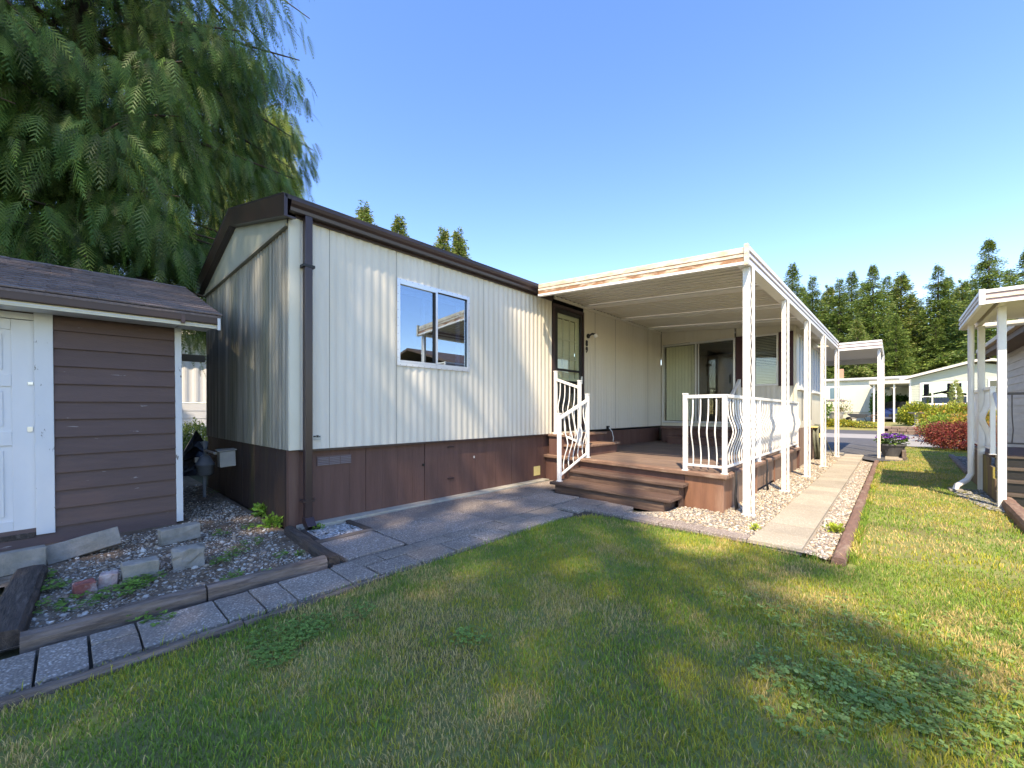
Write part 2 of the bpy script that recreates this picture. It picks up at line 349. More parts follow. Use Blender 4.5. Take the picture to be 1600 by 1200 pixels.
def cloudobj(name, V, T, mt, parent=None, base=None, k=4):
    V = np.concatenate(V); T = np.concatenate(T); Fc = np.arange(len(V)).reshape(-1, k)
    return link(name, npmesh(name, V, Fc, T), mt, parent, base)
def pal(n, cols, jit=.15):
    cols = np.array(cols); c = cols[rng.integers(0, len(cols), n)]
    return np.clip(c * (1 + rng.normal(0, jit, (n, 1))), .005, 1)

# ------------------------------------------------------------------ ground, lawn, roads (setting)
def sheet(name, pts, z, mt):
    o = MB().poly(pts, z).build(name, mt); return tag(o, kind='structure')
sheet('ground', [(-300, -200), (300, -200), (300, 500), (-300, 500)], -.06, M_ground)
LAWN = [(-2.60, -2.5), (-2.58, 1.2), (-2.58, 2.6), (-2.60, 3.55), (-2.45, 3.93), (-1.9, 3.96), (-.95, 3.99), (-.5, 3.93), (-.25, 3.90), (-.22, 12.6), (.25, 13.4), (.25, 18.7), (5, 18.9), (5, -2.5)]
sheet('lawn', LAWN, -.004, M_turf)
sheet('driveway', [(-1.3, 14.35), (-.3, 12.7), (.28, 13.3), (.26, 18.85), (-.2, 23.2), (-30, 23.2), (-30, 14.35)], 0, M_asph)
sheet('road', [(-60, 23.2), (60, 23.2), (60, 31), (-60, 31)], -.004, M_roadpale)
sheet('road_verge_lane', [(-60, 27.6), (-.4, 27.6), (-.4, 33), (-60, 33)], .002, M_asph)
sheet('road_apron', [(.3, 18.9), (6, 18.9), (6, 23.2), (-.15, 23.2)], -.001, M_roadpale)
m = MB(); m.add([(-60, 33, .0), (-.3, 33, 0), (-.3, 35.5, .43), (-60, 35.5, .43)], [(0, 1, 2, 3)])
m.add([(-.3, 28.75, .34), (60, 28.75, .34), (60, 35.5, .43), (-.3, 35.5, .43)], [(0, 1, 2, 3)])
m.add([(-.3, 28.75, -.06), (-.3, 28.75, .34), (-.3, 35.5, .43), (-.3, 33, 0)], [(0, 1, 2, 3)])
m.add([(-160, 35.5, .43), (160, 35.5, .43), (160, 260, .43), (-160, 260, .43)], [(0, 1, 2, 3)])
tag(m.build('far_yard', M_farlawn), kind='structure')
BED = [(-14, -4), (-4.3, -4), (-4.3, -.3), (-3.16, -.24), (-3.14, 1.32), (-4.28, 1.42), (-7.9, 1.43), (-14, 1.43)]
sheet('planting_bed', BED, -.008, M_soil)
sheet('back_yard', [(-30, -12), (-8.6, -12), (-7.9, 1.43), (-7.9, 16), (-30, 16)], -.012, M_ground)
sheet('gravel_bed', [(-2.35, 4.25), (-.4, 4.06), (-.4, 12.4), (-1.2, 14.3), (-4, 14.3), (-1.6, 10), (-1.6, 5)], -.006, M_sand)

# raised soil lumps under the pebbles are left to the material; pebbles are real
ico_v = []; t_ = (1 + 5 ** .5) / 2
for a, b in ((-1, t_), (1, t_), (-1, -t_), (1, -t_)): ico_v += [(a, b, 0)]
for a, b in ((-1, t_), (1, t_), (-1, -t_), (1, -t_)): ico_v += [(0, a, b)]
for a, b in ((t_, -1), (t_, 1), (-t_, -1), (-t_, 1)): ico_v += [(a, 0, b)]
ico_v = np.array(ico_v) / math.sqrt(1 + t_ * t_)
ico_f = np.array([(0, 11, 5), (0, 5, 1), (0, 1, 7), (0, 7, 10), (0, 10, 11), (1, 5, 9), (5, 11, 4), (11, 10, 2), (10, 7, 6), (7, 1, 8), (3, 9, 4), (3, 4, 2), (3, 2, 6), (3, 6, 8), (3, 8, 9), (4, 9, 5), (2, 4, 11), (6, 2, 10), (8, 6, 7), (9, 8, 1)])
def pebbles(name, x, y, z, size, tints, label, cat):
    n = len(x); sc = np.stack([size * rng.uniform(.8, 1.3, n), size * rng.uniform(.7, 1.1, n), size * rng.uniform(.4, .7, n)], 1)
    ang = rng.uniform(0, 2 * PI, n); V = ico_v[None] * (1 + rng.normal(0, .09, (n, 12, 1))) * sc[:, None]
    tl = rng.normal(0, .3, (n, 1)); V[:, :, 2] += V[:, :, 0] * tl
    cx = V[:, :, 0] * np.cos(ang)[:, None] - V[:, :, 1] * np.sin(ang)[:, None]; cy = V[:, :, 0] * np.sin(ang)[:, None] + V[:, :, 1] * np.cos(ang)[:, None]
    V = np.stack([cx + x[:, None], cy + y[:, None], V[:, :, 2] + (z + size * .2)[:, None]], 2).reshape(-1, 3)
    Fc = (ico_f[None] + (np.arange(n) * 12)[:, None, None]).reshape(-1, 3)
    me = npmesh(name, V, Fc, np.repeat(tints, 12, 0)); o = link(name, me, M_pebble, None, smooth=True)
    return tag(o, label, cat, kind='stuff')
def scatter(n, x0, x1, y0, y1, P, dens=None):
    x = rng.uniform(x0, x1, n); y = rng.uniform(y0, y1, n); k = inpoly(x, y, P)
    if dens is not None: k &= rng.random(n) < dens(x, y)
    return x[k], y[k]
GREYS = [(.36, .33, .29), (.25, .22, .19), (.50, .46, .40), (.42, .33, .24), (.33, .25, .18), (.58, .54, .47), (.20, .17, .14)]
CREAMS = [(.42, .37, .28), (.32, .27, .20), (.55, .51, .43), (.24, .22, .20), (.38, .28, .18), (.17, .155, .14), (.48, .42, .33)]
BEDV = [(-8, 1.40), (-4.3, 1.36), (-3.20, 1.28), (-3.20, -.2), (-4.2, -.26), (-4.7, -.1), (-5.2, .2), (-5.4, .85), (-8, .85)]
dn = lambda x, y: np.clip(2.0 * (vnoise(x, y, 2.3, 3) * .6 + vnoise(x, y, 6, 13) * .4) - .45 + .25 * (x > -4.4), 0.06, 1)
x, y = scatter(26000, -8, -3.1, -.4, 1.45, BEDV, dn)
pebbles('bed_gravel', x, y, np.full(len(x), -.008), .005 + .008 * rng.random(len(x)) ** 2 + .012 * (rng.random(len(x)) > .97), pal(len(x), GREYS, .2), 'grey and brown pebbles strewn over the bare soil bed between shed and house', 'gravel')
x, y = scatter(1500, -4.3, -3.05, -1.6, -.2, [(-4.35, -1.6), (-3.35, -1.6), (-3.2, -.3), (-4.2, -.3)])
pebbles('corner_gravel', x, y, np.full(len(x), -.008), .008 + .010 * rng.random(len(x)), pal(len(x), GREYS, .2), 'grey gravel left of the short sloping timber near the shed door', 'gravel')
x, y = scatter(1300, -4.25, -3.65, 1.42, 1.96, [(-4.12, 1.46), (-3.68, 1.44), (-3.70, 1.92), (-4.12, 1.92)])
pebbles('downspout_gravel', x, y, np.full(len(x), 0.), .009 + .010 * rng.random(len(x)), pal(len(x), [(.34, .36, .37), (.22, .24, .25), (.45, .46, .46), (.3, .29, .27)], .15), 'blue grey pebbles in the small timber framed square by the downspout', 'gravel')
GR = [(-2.3, 4.27), (-1.0, 4.13), (-.93, 4.2), (-.92, 12.6), (-1.3, 14.3), (-1.4, 14.2), (-1.42, 5.2), (-1.9, 5.0), (-1.9, 4.6)]
x, y = scatter(52000, -2.3, -.9, 4.1, 14.3, GR, lambda x, y: np.clip(7 / y, 0, 1) ** 1.3)
pebbles('path_gravel', x, y, np.full(len(x), -.004), .007 + .011 * rng.random(len(x)) ** 2, pal(len(x), CREAMS, .15), 'pale cream gravel around the porch posts beside the deck', 'gravel')
GR2 = [(-.53, 4.08), (-.36, 4.0), (-.33, 12.3), (-.53, 12.4)]
x, y = scatter(12000, -.56, -.33, 4.0, 12.4, GR2, lambda x, y: np.clip(7 / y, 0, 1) ** 1.3)
pebbles('edge_gravel', x, y, np.full(len(x), -.004), .007 + .010 * rng.random(len(x)) ** 2, pal(len(x), CREAMS + GREYS, .15), 'mixed gravel strip between the concrete walk and the lawn edging', 'gravel')

# ------------------------------------------------------------------ paving
pav = tag(MB().poly([(-4.28, 1.42), (-3.05, 1.36), (-3.05, -3), (-2.57, -3), (-2.56, 3.5), (-2.4, 3.98), (-.95, 4.06), (-.95, 4.24), (-2.3, 4.35), (-2.3, 4.62), (-3.3, 4.7), (-3.6, 5.4), (-4.28, 5.4)], -.012).build('paving', mat('joint_dirt', (.07, .06, .045), .95, (.04, .035, .025), 20, .6)), kind='structure')
def paver(x0, y0, x1, y1, mt=None, z=.018, j=.005, skew=0):
    m = MB(); c = [(x0 + j, y0 + j), (x1 - j, y0 + j), (x1 - j, y1 - j), (x0 + j, y1 - j)]
    t = random.uniform(-.003, .003); t2 = random.uniform(-.003, .003)
    c = [(a + random.uniform(-.003, .003), b + random.uniform(-.003, .003) + skew * (a + 4.2)) for a, b in c]
    m.hexa([(a, b, -.05) for a, b in c] + [(a, b, z + t * (1 if i in (0, 3) else -1) + t2 * (1 if i < 2 else -1)) for i, (a, b) in enumerate(c)])
    return m.build('paver', mt or M_paver, pav, bevel=.004)
# large slabs by the house wall
ys = [1.97, 2.46, 2.99, 3.52, 4.05, 4.58]
paver(-3.62, 1.44, -3.06, 1.95, M_patio)
for a, b in zip(ys[:-1], ys[1:]):
    paver(-4.13, a, -3.59, b, M_patio); paver(-3.59, a, -3.03, b, M_patio)
paver(-4.13, 4.58, -3.60, 5.38, M_patio)
# two narrow rows against the grass
for row, (xa, xb, off) in enumerate(((-3.02, -2.84, 0), (-2.84, -2.60, .17))):
    y_ = 1.30 + off
    while y_ < 3.75:
        paver(xa, y_, xb, min(y_ + .335, 3.9)); y_ += .335
# single path running down to the left
yb = [-3.1, -2.75, -2.4, -2.05, -1.7, -1.35, -1.0, -.7, -.42, -.11, .06, .235, .58, .76, .93, 1.27, 1.46]
for i, (a, b) in enumerate(zip(yb[:-1], yb[1:])):
    if i % 3 == 1: paver(-2.99, a, -2.84, b); paver(-2.84, a, -2.62, b)
    else: paver(-2.99, a, -2.62, b)
# cross strip in front of the steps
xs = [-2.98, -2.55, -2.15, -1.75, -1.35, -.95]
for a, b in zip(xs[:-1], xs[1:]): paver(a, 4.07, b, 4.27, M_patio)
xs = [-3.0, -2.72]
paver(-2.98, 3.92, -2.62, 4.07); paver(-3.02, 4.28, -2.6, 4.58, M_patio); paver(-2.6, 4.28, -2.25, 4.55, M_patio)
paver(-3.6, 4.58, -3.5, 4.66, M_patio)
# walk beside the gravel: broad grooved slabs
walk = tag(MB().poly([(-.95, 4.08), (-.54, 4.08), (-.54, 14.2), (-.95, 14.2)], -.010).build('walkway', M_sand), kind='structure')
yy = 4.09
while yy < 13.8:
    h = .40
    m = MB(); t = random.uniform(-.003, .003)
    m.box(-.93 + random.uniform(-.004, .004), yy + .004, -.04, -.55, yy + h - .004, .018 + t)
    m.build('slab', M_walk, walk, bevel=.004); yy += h
B('kerb', M_conc2, walk, (-1.35, 14.16, -.05, -.97, 14.30, .03))
# timber edging: every timber is a thing
def timber(p0, p1, w, h, label, mt=M_timber, z=0., rough=.006, group='weathered garden edging timbers'):
    d = Vector((p1[0] - p0[0], p1[1] - p0[1], 0)); L_ = d.length; n = max(2, int(L_ / .12)); r = Vector((d.y, -d.x, 0)).normalized()
    m = MB(); prof = [(-.5, -.4), (-.5, .25), (-.36, .47), (-.1, .52), (.15, .5), (.38, .46), (.5, .2), (.5, -.4)]; k = len(prof)
    z0 = p0[2] if len(p0) > 2 else z; z1 = p1[2] if len(p1) > 2 else z
    for i in range(n + 1):
        t = i / n; c = Vector((p0[0], p0[1], 0)) + d * t; ww = w * (1 + random.uniform(-.06, .06)); hh = h * (1 + random.uniform(-.07, .07))
        bow = math.sin(t * PI) * random.uniform(.0, .004)
        for a, b in prof:
            q = c + r * (a * ww + bow + random.uniform(-1, 1) * rough * .4); m.v.append((q.x, q.y, z0 + (z1 - z0) * t + b * hh + h * .4 - .02 + random.uniform(-1, 1) * rough * .35))
    for i in range(n):
        for j in range(k):
            j2 = (j + 1) % k; m.f.append((i * k + j, i * k + j2, (i + 1) * k + j2, (i + 1) * k + j))
    m.f.append(tuple(range(k - 1, -1, -1))); m.f.append(tuple(n * k + j for j in range(k)))
    return tag(m.build('edging_timber', mt), label, 'timber', group)
timber((-3.10, -.17), (-3.12, .56), .10, .10, 'grey split timber edging the paver path, nearest the camera on the left')
timber((-3.11, .57), (-3.11, 1.29), .095, .10, 'grey edging timber between paver path and pebble bed, ending at the dark cross timber')
timber((-4.38, -.19), (-3.17, -.235), .15, .11, 'thick cracked timber running from the concrete blocks down to the paver path', M_timberx)
timber((-4.22, 1.41), (-3.08, 1.345), .085, .09, 'dark rotting cross timber from the house corner to the paver path', M_timberx)
timber((-4.12, 1.50), (-3.66, 1.47), .05, .05, 'thin dark timber on the near side of the small pebble square', M_timberx)
timber((-3.66, 1.43), (-3.66, 1.97), .05, .055, 'thin timber along the path side of the small pebble square', M_timber)
timber((-4.13, 1.95), (-3.66, 1.955), .05, .055, 'thin mossy timber on the far side of the small pebble square', M_timberx)
timber((-2.53, -1.7), (-2.55, .62), .055, .055, 'grey sunken timber between the paver path and the lawn, lower left', M_timber)
timber((-2.55, .63), (-2.57, 1.5), .04, .045, 'half buried timber strip where pavers meet grass below the house corner', M_timber)
timber((-.30, 3.95), (-.29, 7.3), .09, .07, 'reddish lawn edging timber, nearest length beside the gravel walk', M_redtimber)
timber((-.29, 7.31), (-.27, 12.5), .08, .07, 'reddish lawn edging timber, far length beside the gravel walk', M_redtimber)
B('footing', M_conc2, pav, (-4.40, 1.50, -.05, -4.155, 5.38, .035), bevel=.006)

# ------------------------------------------------------------------ loose blocks and bricks in the bed
def block(cx, cy, lx, ly, h, rz, label, mt=M_conc, name='concrete_block', cat='block', z=0, tilt=0, roll=0, rough=.004, group=None, sub=3):
    m = MB().box(-lx / 2, -ly / 2, 0, lx / 2, ly / 2, h)
    o = m.build(name, mt, None, bevel=.006, base=(0, 0, 0), rough=rough, sub=sub)
    o.location = (cx, cy, z); o.rotation_euler = (tilt, roll, rz)
    return tag(o, label, cat, group)
block(-4.62, -.36, .14, .46, .155, .10, 'long concrete edging block lying below the shed door, furthest left', z=-.01, roll=-.1)
block(-4.74, .08, .09, .42, .145, .06, 'concrete edging block leaning up against the shed wall, tilted end high', z=.005, tilt=.16, roll=-.35)
block(-4.66, .66, .12, .28, .13, .10, 'pale grooved concrete block standing at the foot of the shed corner', z=0, tilt=.04)
block(-3.83, .325, .13, .19, .125, .02, 'grey concrete block with a worn ledge, between the brick and the rounder block', z=-.01)
block(-3.86, .60, .15, .19, .145, -.12, 'rough dark sided concrete block, rightmost of the row in the bed', z=-.01, rough=.010)
block(-3.74, .06, .085, .10, .09, .1, 'red clay brick stub in the pebble bed, nearest the camera', M_brick, 'brick', 'brick', z=-.015, tilt=.08)
block(-3.80, .165, .085, .09, .10, -.12, 'brick stub smeared with white mortar beside the concrete blocks', mat('mortared_brick', (.46, .42, .41), .9, (.26, .12, .10), 14, .8, bump=.5, bscale=60), 'brick', 'brick', z=-.015, tilt=-.05)

# ------------------------------------------------------------------ the mobile home
HX = -4.25; HY = 1.44; HW = -7.85
home = thing('mobile_home', 'long cream ribbed mobile home with dark brown trim, skirting and low gable roof', 'mobile home', (-6.05, 8, 0))
ZT = 3.03
openW = (2.62, 3.66, 1.73, 2.67)
for a, b in zip([1.515, 1.81, 2.59, 3.2, 3.98, 4.78], [1.81, 2.59, 3.2, 3.98, 4.78, 5.56]):
    corr('siding_panel', M_side, home, 'y', HX, a + .002, b - .002, .77, ZT, 1, (openW,))
for a, b in zip([6.53, 6.95, 7.75, 8.54, 9.30], [6.95, 7.75, 8.54, 9.30, 10.05]):
    corr('siding_panel', M_side, home, 'y', HX, a + .005, b - .005, .80, 3.10, 1, pitch=.1, amp=.006)
xe = [HX - .01, -4.95, -5.75, -6.55, -7.35, HW]
for a, b in zip(xe[1:], xe[:-1]):
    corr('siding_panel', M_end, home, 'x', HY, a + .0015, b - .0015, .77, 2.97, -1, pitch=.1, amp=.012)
B('seam_backing', M_black, home, (HX - .03, 1.5, .78, HX - .012, 10.0, 2.0 - .3), (HX - .03, 1.5, 2.72, HX - .012, 5.5, 3.0), (HX - .03, 1.5, 1.7005, HX - .012, 2.57, 2.7195), (HX - .03, 3.71, 1.7005, HX - .012, 5.5, 2.7195), (HX - .03, 6.6, 1.7005, HX - .012, 10.0, 3.04), (HW + .02, HY + .012, .8, HX - .04, HY + .03, 2.95))
B('corner_trim', M_cream, home, (HX - .02, HY - .018, .775, HX + .018, HY + .075, 3.03))
for y0, y1 in ((1.52, 5.56),):
    B('drip_edge', M_brown, home, (HX - .01, y0, .752, HX + .022, y1, .775))
# gable triangle
zg = lambda X: 2.99 + (3.60 - 2.99) * (1 - abs(X + 6.05) / 1.8)
m = MB()
for yy_, flip in ((HY - .03, 0), (HY + .02, 1)):
    m.add([(HW, yy_, 2.96), (HX - .02, yy_, 2.96), (HX - .02, yy_, 3.0), (-6.05, yy_, 3.60), (HW, yy_, 3.0)], [(0, 1, 2, 3, 4)])
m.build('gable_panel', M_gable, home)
B('gable_trim', mat('gable_trim_paint', (.34, .33, .27), .5, (.22, .22, .16), 8, .6), home, (HW, HY - .045, 2.935, HX - .02, HY - .012, 2.965))
# rake fascia (two boards), roof slabs
for s, xa in ((1, HX + .14), (-1, HW - .14)):
    za = 3.16; zp = 3.665; y0 = 1.335
    m = MB().hexa([(xa, y0, za - .20), (-6.05, y0, zp - .20), (-6.05, y0 + .03, zp - .20), (xa, y0 + .03, za - .20), (xa, y0, za), (-6.05, y0, zp), (-6.05, y0 + .03, zp), (xa, y0 + .03, za)])
    m.build('rake_fascia', M_brown, home)
    m = MB().hexa([(xa, y0 + .03, za - .03), (-6.05, y0 + .03, zp - .03), (-6.05, 17, zp - .03), (xa, 17, za - .03), (xa, y0 - .01, za + .012), (-6.05, y0 - .01, zp + .012), (-6.05, 17, zp + .012), (xa, 17, za + .012)])
    m.build('roof', M_roof, home)
    m = MB().hexa([(xa, y0 + .031, za - .20), (-6.05, y0 + .031, zp - .20), (-6.05, HY, zp - .20), (xa, HY, za - .20), (xa, y0 + .031, za - .185), (-6.05, y0 + .031, zp - .185), (-6.05, HY, zp - .185), (xa, HY, za - .185)])
    m.build('soffit', M_brown, home)
# eave: soffit board, gutter
B('frieze_board', M_brown, home, (HX + .0125, 1.47, 3.02, HX + .035, 5.55, 3.13))
m = MB()
gp = [(HX + .04, 3.045), (HX + .11, 3.045), (HX + .115, 3.075), (HX + .135, 3.10), (HX + .145, 3.13), (HX + .145, 3.15), (HX + .135, 3.15), (HX + .13, 3.13), (HX + .10, 3.075), (HX + .05, 3.06), (HX + .05, 3.15), (HX + .04, 3.15)]
n = len(gp); y0, y1 = 1.40, 5.27
m.add([(x_, y0, z_) for x_, z_ in gp] + [(x_, y1, z_) for x_, z_ in gp], [(i, (i + 1) % n, n + (i + 1) % n, n + i) for i in range(n)])
m.add([(x_, y0, z_) for x_, z_ in gp[:6]] + [(HX + .04, y0, 3.15)], [tuple(range(7))])
m.add([(x_, y1, z_) for x_, z_ in gp[:6]] + [(HX + .04, y1, 3.15)], [tuple(range(6, -1, -1))])
m.build('gutter', M_brown, home)
ds = B('downspout', M_brown, home, (HX + .035, 1.535, .10, HX + .105, 1.605, 3.05), bevel=.008)
m = MB().hexa([(HX + .035, 1.535, .10), (HX + .105, 1.535, .10), (HX + .105, 1.605, .10), (HX + .035, 1.605, .10), (HX + .035, 1.535, .115), (HX + .105, 1.535, .115), (HX + .105, 1.605, .115), (HX + .035, 1.605, .115)])
m.add([(HX + .035, 1.53, .12), (HX + .11, 1.53, .12), (HX + .18, 1.53, .05), (HX + .17, 1.53, .015), (HX + .10, 1.53, .02), (HX + .035, 1.53, .07)] + [(HX + .035, 1.61, .12), (HX + .11, 1.61, .12), (HX + .18, 1.61, .05), (HX + .17, 1.61, .015), (HX + .10, 1.61, .02), (HX + .035, 1.61, .07)],
      [(0, 1, 2, 3, 4, 5), (11, 10, 9, 8, 7, 6)] + [(i, i + 6, (i + 1) % 6 + 6, (i + 1) % 6) for i in range(6) if i != 2])
m.build('elbow', M_brown, ds)
for z_ in (2.55, .27): B('strap', M_black if z_ > 1 else M_brown, ds, (HX + .02, 1.515, z_, HX + .11, 1.625, z_ + .025))
# skirting of the long side
for i, (a, b) in enumerate(zip([1.44, 2.23, 3.01, 3.86, 4.61, 5.40, 6.3, 7.2, 8.1, 9.0], [2.23, 3.01, 3.86, 4.61, 5.40, 6.3, 7.2, 8.1, 9.0, 10.05])):
    m = MB(); y_ = a + .003
    # grooved sheet: ribs 0.2 wide
    while y_ < b - .01:
        e = min(y_ + .1985, b - .003); m.box(HX - .075, y_, .03, HX - .045 + (.0 if i != 2 else .006), e, .752); y_ = e + .0015
    o = m.build('skirting_panel', M_skirt, home)
    if i == 2: tag(o, 'removable access panel in the skirting with two small handles')
B('skirting_backing', M_black, home, (HX - .12, 1.47, .0, HX - .0755, 10.0, .75))
for y_, z_ in ((3.42, .68), (3.42, .265)):
    B('handle', M_brown, home, (HX - .045, y_ - .05, z_ - .008, HX - .025, y_ + .05, z_ + .012), bevel=.004)
for y_, z_ in ((2.99, .47), (3.83, .50)):
    B('latch', M_black if y_ < 3.5 else M_alu, home, (HX - .045, y_ - .012, z_, HX - .03, y_ + .012, z_ + .03))
v = B('vent', mat('vent_frame_paint', (.13, .09, .09), .5), home, (HX - .045, 1.70, .595, HX - .036, 2.06, .69))
for k in range(3):
    for j in range(5):
        z_ = .603 + j * .017; y0 = 1.708 + k * .118
        m = MB().hexa([(HX - .036, y0, z_), (HX - .028, y0, z_ - .004), (HX - .028, y0 + .108, z_ - .004), (HX - .036, y0 + .108, z_), (HX - .036, y0, z_ + .006), (HX - .028, y0, z_ + .002), (HX - .028, y0 + .108, z_ + .002), (HX - .036, y0 + .108, z_ + .006)])
        m.build('louvre', mat('vent_louvre_paint', (.20, .17, .18), .5), v)
B('notice_tag', M_yellow, home, (HX - .043, 5.14, .10, HX - .039, 5.30, .25))
lb = B('maker_label', mat('label_face', (.62, .62, .55), .5), home, (HX + .012, 1.635, .862, HX + .016, 1.72, .915))
B('label_print', M_black, lb, (HX + .016, 1.642, .893, HX + .0175, 1.668, .908), (HX + .016, 1.672, .891, HX + .0175, 1.695, .912), (HX + .016, 1.698, .893, HX + .0175, 1.712, .905), (HX + .016, 1.640, .882, HX + .0175, 1.715, .886), (HX + .016, 1.640, .868, HX + .0175, 1.715, .871))
# screws on the siding
m = MB()
for z_ in (1.98, 1.52, .83):
    for y_ in np.arange(1.66, 5.5, .30 if z_ > 1 else .2):
        if openW[0] - .1 < y_ < openW[1] + .1 and 1.7 < z_ < 2.7: continue
        yk = math.floor(y_ / .1) * .1 + .07
        m.lathe((0, 0, 0), [(.005, 0), (.003, .004)], 6)
        for q in range(len(m.v) - 12, len(m.v)):
            a_, b_, c_ = m.v[q]; m.v[q] = (HX + c_ + .0005, yk + a_, z_ + b_)
tag(m.build('siding_screws', M_black, home), kind='stuff')
# end skirting
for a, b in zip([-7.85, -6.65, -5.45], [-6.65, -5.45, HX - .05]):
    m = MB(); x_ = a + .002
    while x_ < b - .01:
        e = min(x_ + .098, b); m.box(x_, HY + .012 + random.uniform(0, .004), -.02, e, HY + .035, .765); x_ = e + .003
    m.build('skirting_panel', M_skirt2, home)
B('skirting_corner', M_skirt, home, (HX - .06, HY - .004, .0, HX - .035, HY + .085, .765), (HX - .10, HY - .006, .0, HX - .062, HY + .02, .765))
B('end_backing', M_black, home, (HW + .03, HY + .04, 0, HX - .08, HY + .06, .76))
B('light_bracket', mat('old_bracket', (.25, .22, .17), .7), home, (-7.93, HY - .42, 1.92, -7.83, HY - .02, 2.02))
# back and far walls so that nothing is open
B('rear_wall', M_end, home, (HW, HY + .03, 0, HW + .04, 17, 2.99)); B('far_wall', M_end, home, (HW, 16.9, 0, HX, 17, 3.1))
# house floor, and main room behind the window
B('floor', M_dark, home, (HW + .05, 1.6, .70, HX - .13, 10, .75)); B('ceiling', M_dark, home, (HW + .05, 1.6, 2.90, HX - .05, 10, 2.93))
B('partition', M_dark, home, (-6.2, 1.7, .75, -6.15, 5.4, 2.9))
# main window
win = B('window', M_alu, home, (HX + .006, 2.585, 1.69, HX + .022, 3.70, 1.735), (HX + .006, 2.585, 2.665, HX + .022, 3.70, 2.71), (HX + .006, 2.585, 1.7355, HX + .022, 2.625, 2.6645), (HX + .006, 3.66, 1.7355, HX + .022, 3.70, 2.6645))
B('sash', M_alu, win, (HX - .03, 3.13, 1.736, HX + .030, 3.16, 2.664), (HX - .02, 2.626, 1.736, HX + .026, 3.129, 1.755), (HX - .02, 3.161, 1.736, HX + .010, 3.659, 1.752), (HX - .02, 2.626, 2.648, HX + .026, 3.129, 2.664))
B('gasket', M_rubber, win, (HX - .02, 3.112, 1.756, HX + .024, 3.129, 2.647))
B('pane', M_glass, win, (HX - .001, 2.626, 1.756, HX + .003, 3.112, 2.647)); B('pane', M_glass, win, (HX - .014, 3.161, 1.753, HX - .010, 3.659, 2.663))
B('inner_frame', mat('inner_frame_paint', (.32, .4, .55), .5), win, (HX - .10, 3.0, 1.76, HX - .07, 3.03, 2.6), (HX - .10, 3.55, 1.76, HX - .07, 3.60, 2.6), (HX - .10, 2.63, 2.58, HX - .07, 3.6, 2.62))
m = MB()
for k in range(13):
    for z_ in (1.70, 2.70): m.box(HX + .0225, 2.62 + k * .086, z_ - .003, HX + .0245, 2.626 + k * .086, z_ + .003)
for k in range(10):
    for y_ in (2.594, 3.690): m.box(HX + .0225, y_ - .003, 1.78 + k * .093, HX + .0245, y_ + .003, 1.786 + k * .093)
tag(m.build('frame_screws', M_black, win), kind='stuff')
# storm door in the long side
dr = thing('storm_door', None, None, (HX, 6.05, .8)); dr.parent = home; dr.location = Vector((HX, 6.05, .8)) - Vector(home.location)
B('casing', M_brown, dr, (HX - .04, 5.565, .80, HX + .028, 5.625, 3.0), (HX - .04, 6.47, .80, HX + .028, 6.525, 3.0), (HX - .04, 5.626, 2.94, HX + .028, 6.469, 3.0))
B('leaf', M_black, dr, (HX - .005, 5.63, .82, HX + .02, 5.71, 2.935), (HX - .005, 6.40, .82, HX + .02, 6.465, 2.935), (HX - .005, 5.711, 2.86, HX + .02, 6.399, 2.935), (HX - .005, 5.711, 1.86, HX + .02, 6.399, 1.90), (HX - .005, 5.711, .82, HX + .02, 6.399, 1.02), bevel=.004)
B('pane', M_glass2, dr, (HX + .004, 5.711, 1.901, HX + .008, 6.399, 2.859)); B('pane', M_glass2, dr, (HX + .004, 5.711, 1.021, HX + .008, 6.399, 1.859))
idr = B('inner_door', mat('reflection_toned_door_paint', (.72, .70, .52), .5), dr, (HX - .06, 5.64, .80, HX - .02, 6.46, 1.75), (HX - .06, 5.64, 1.7505, HX - .02, 5.76, 2.93), (HX - .06, 6.34, 1.7505, HX - .02, 6.46, 2.93), (HX - .06, 5.7605, 2.80, HX - .02, 6.3395, 2.93))  # door tone lightened to stand for the bright reflection in the glass
for y_ in (5.94, 6.14): B('muntin', M_cream, idr, (HX - .05, y_, 1.7505, HX - .03, y_ + .02, 2.80))
for z_ in (2.08, 2.42): B('muntin', M_cream, idr, (HX - .048, 5.76, z_, HX - .028, 6.34, z_ + .02))
B('curtain', M_blind, idr, (HX - .08, 5.76, 1.751, HX - .07, 6.34, 2.79))
m = MB().add([(HX - .016, 5.85, 1.28), (HX - .016, 6.05, 1.02), (HX - .016, 6.25, 1.28), (HX - .016, 6.05, 1.58)], [(0, 1, 2, 3)])
m.build('door_ornament', M_cream, dr)
B('handle', M_alu, dr, (HX + .02, 6.42, 1.66, HX + .045, 6.445, 1.80), (HX + .0455, 6.40, 1.72, HX + .055, 6.44, 1.735), bevel=.003)
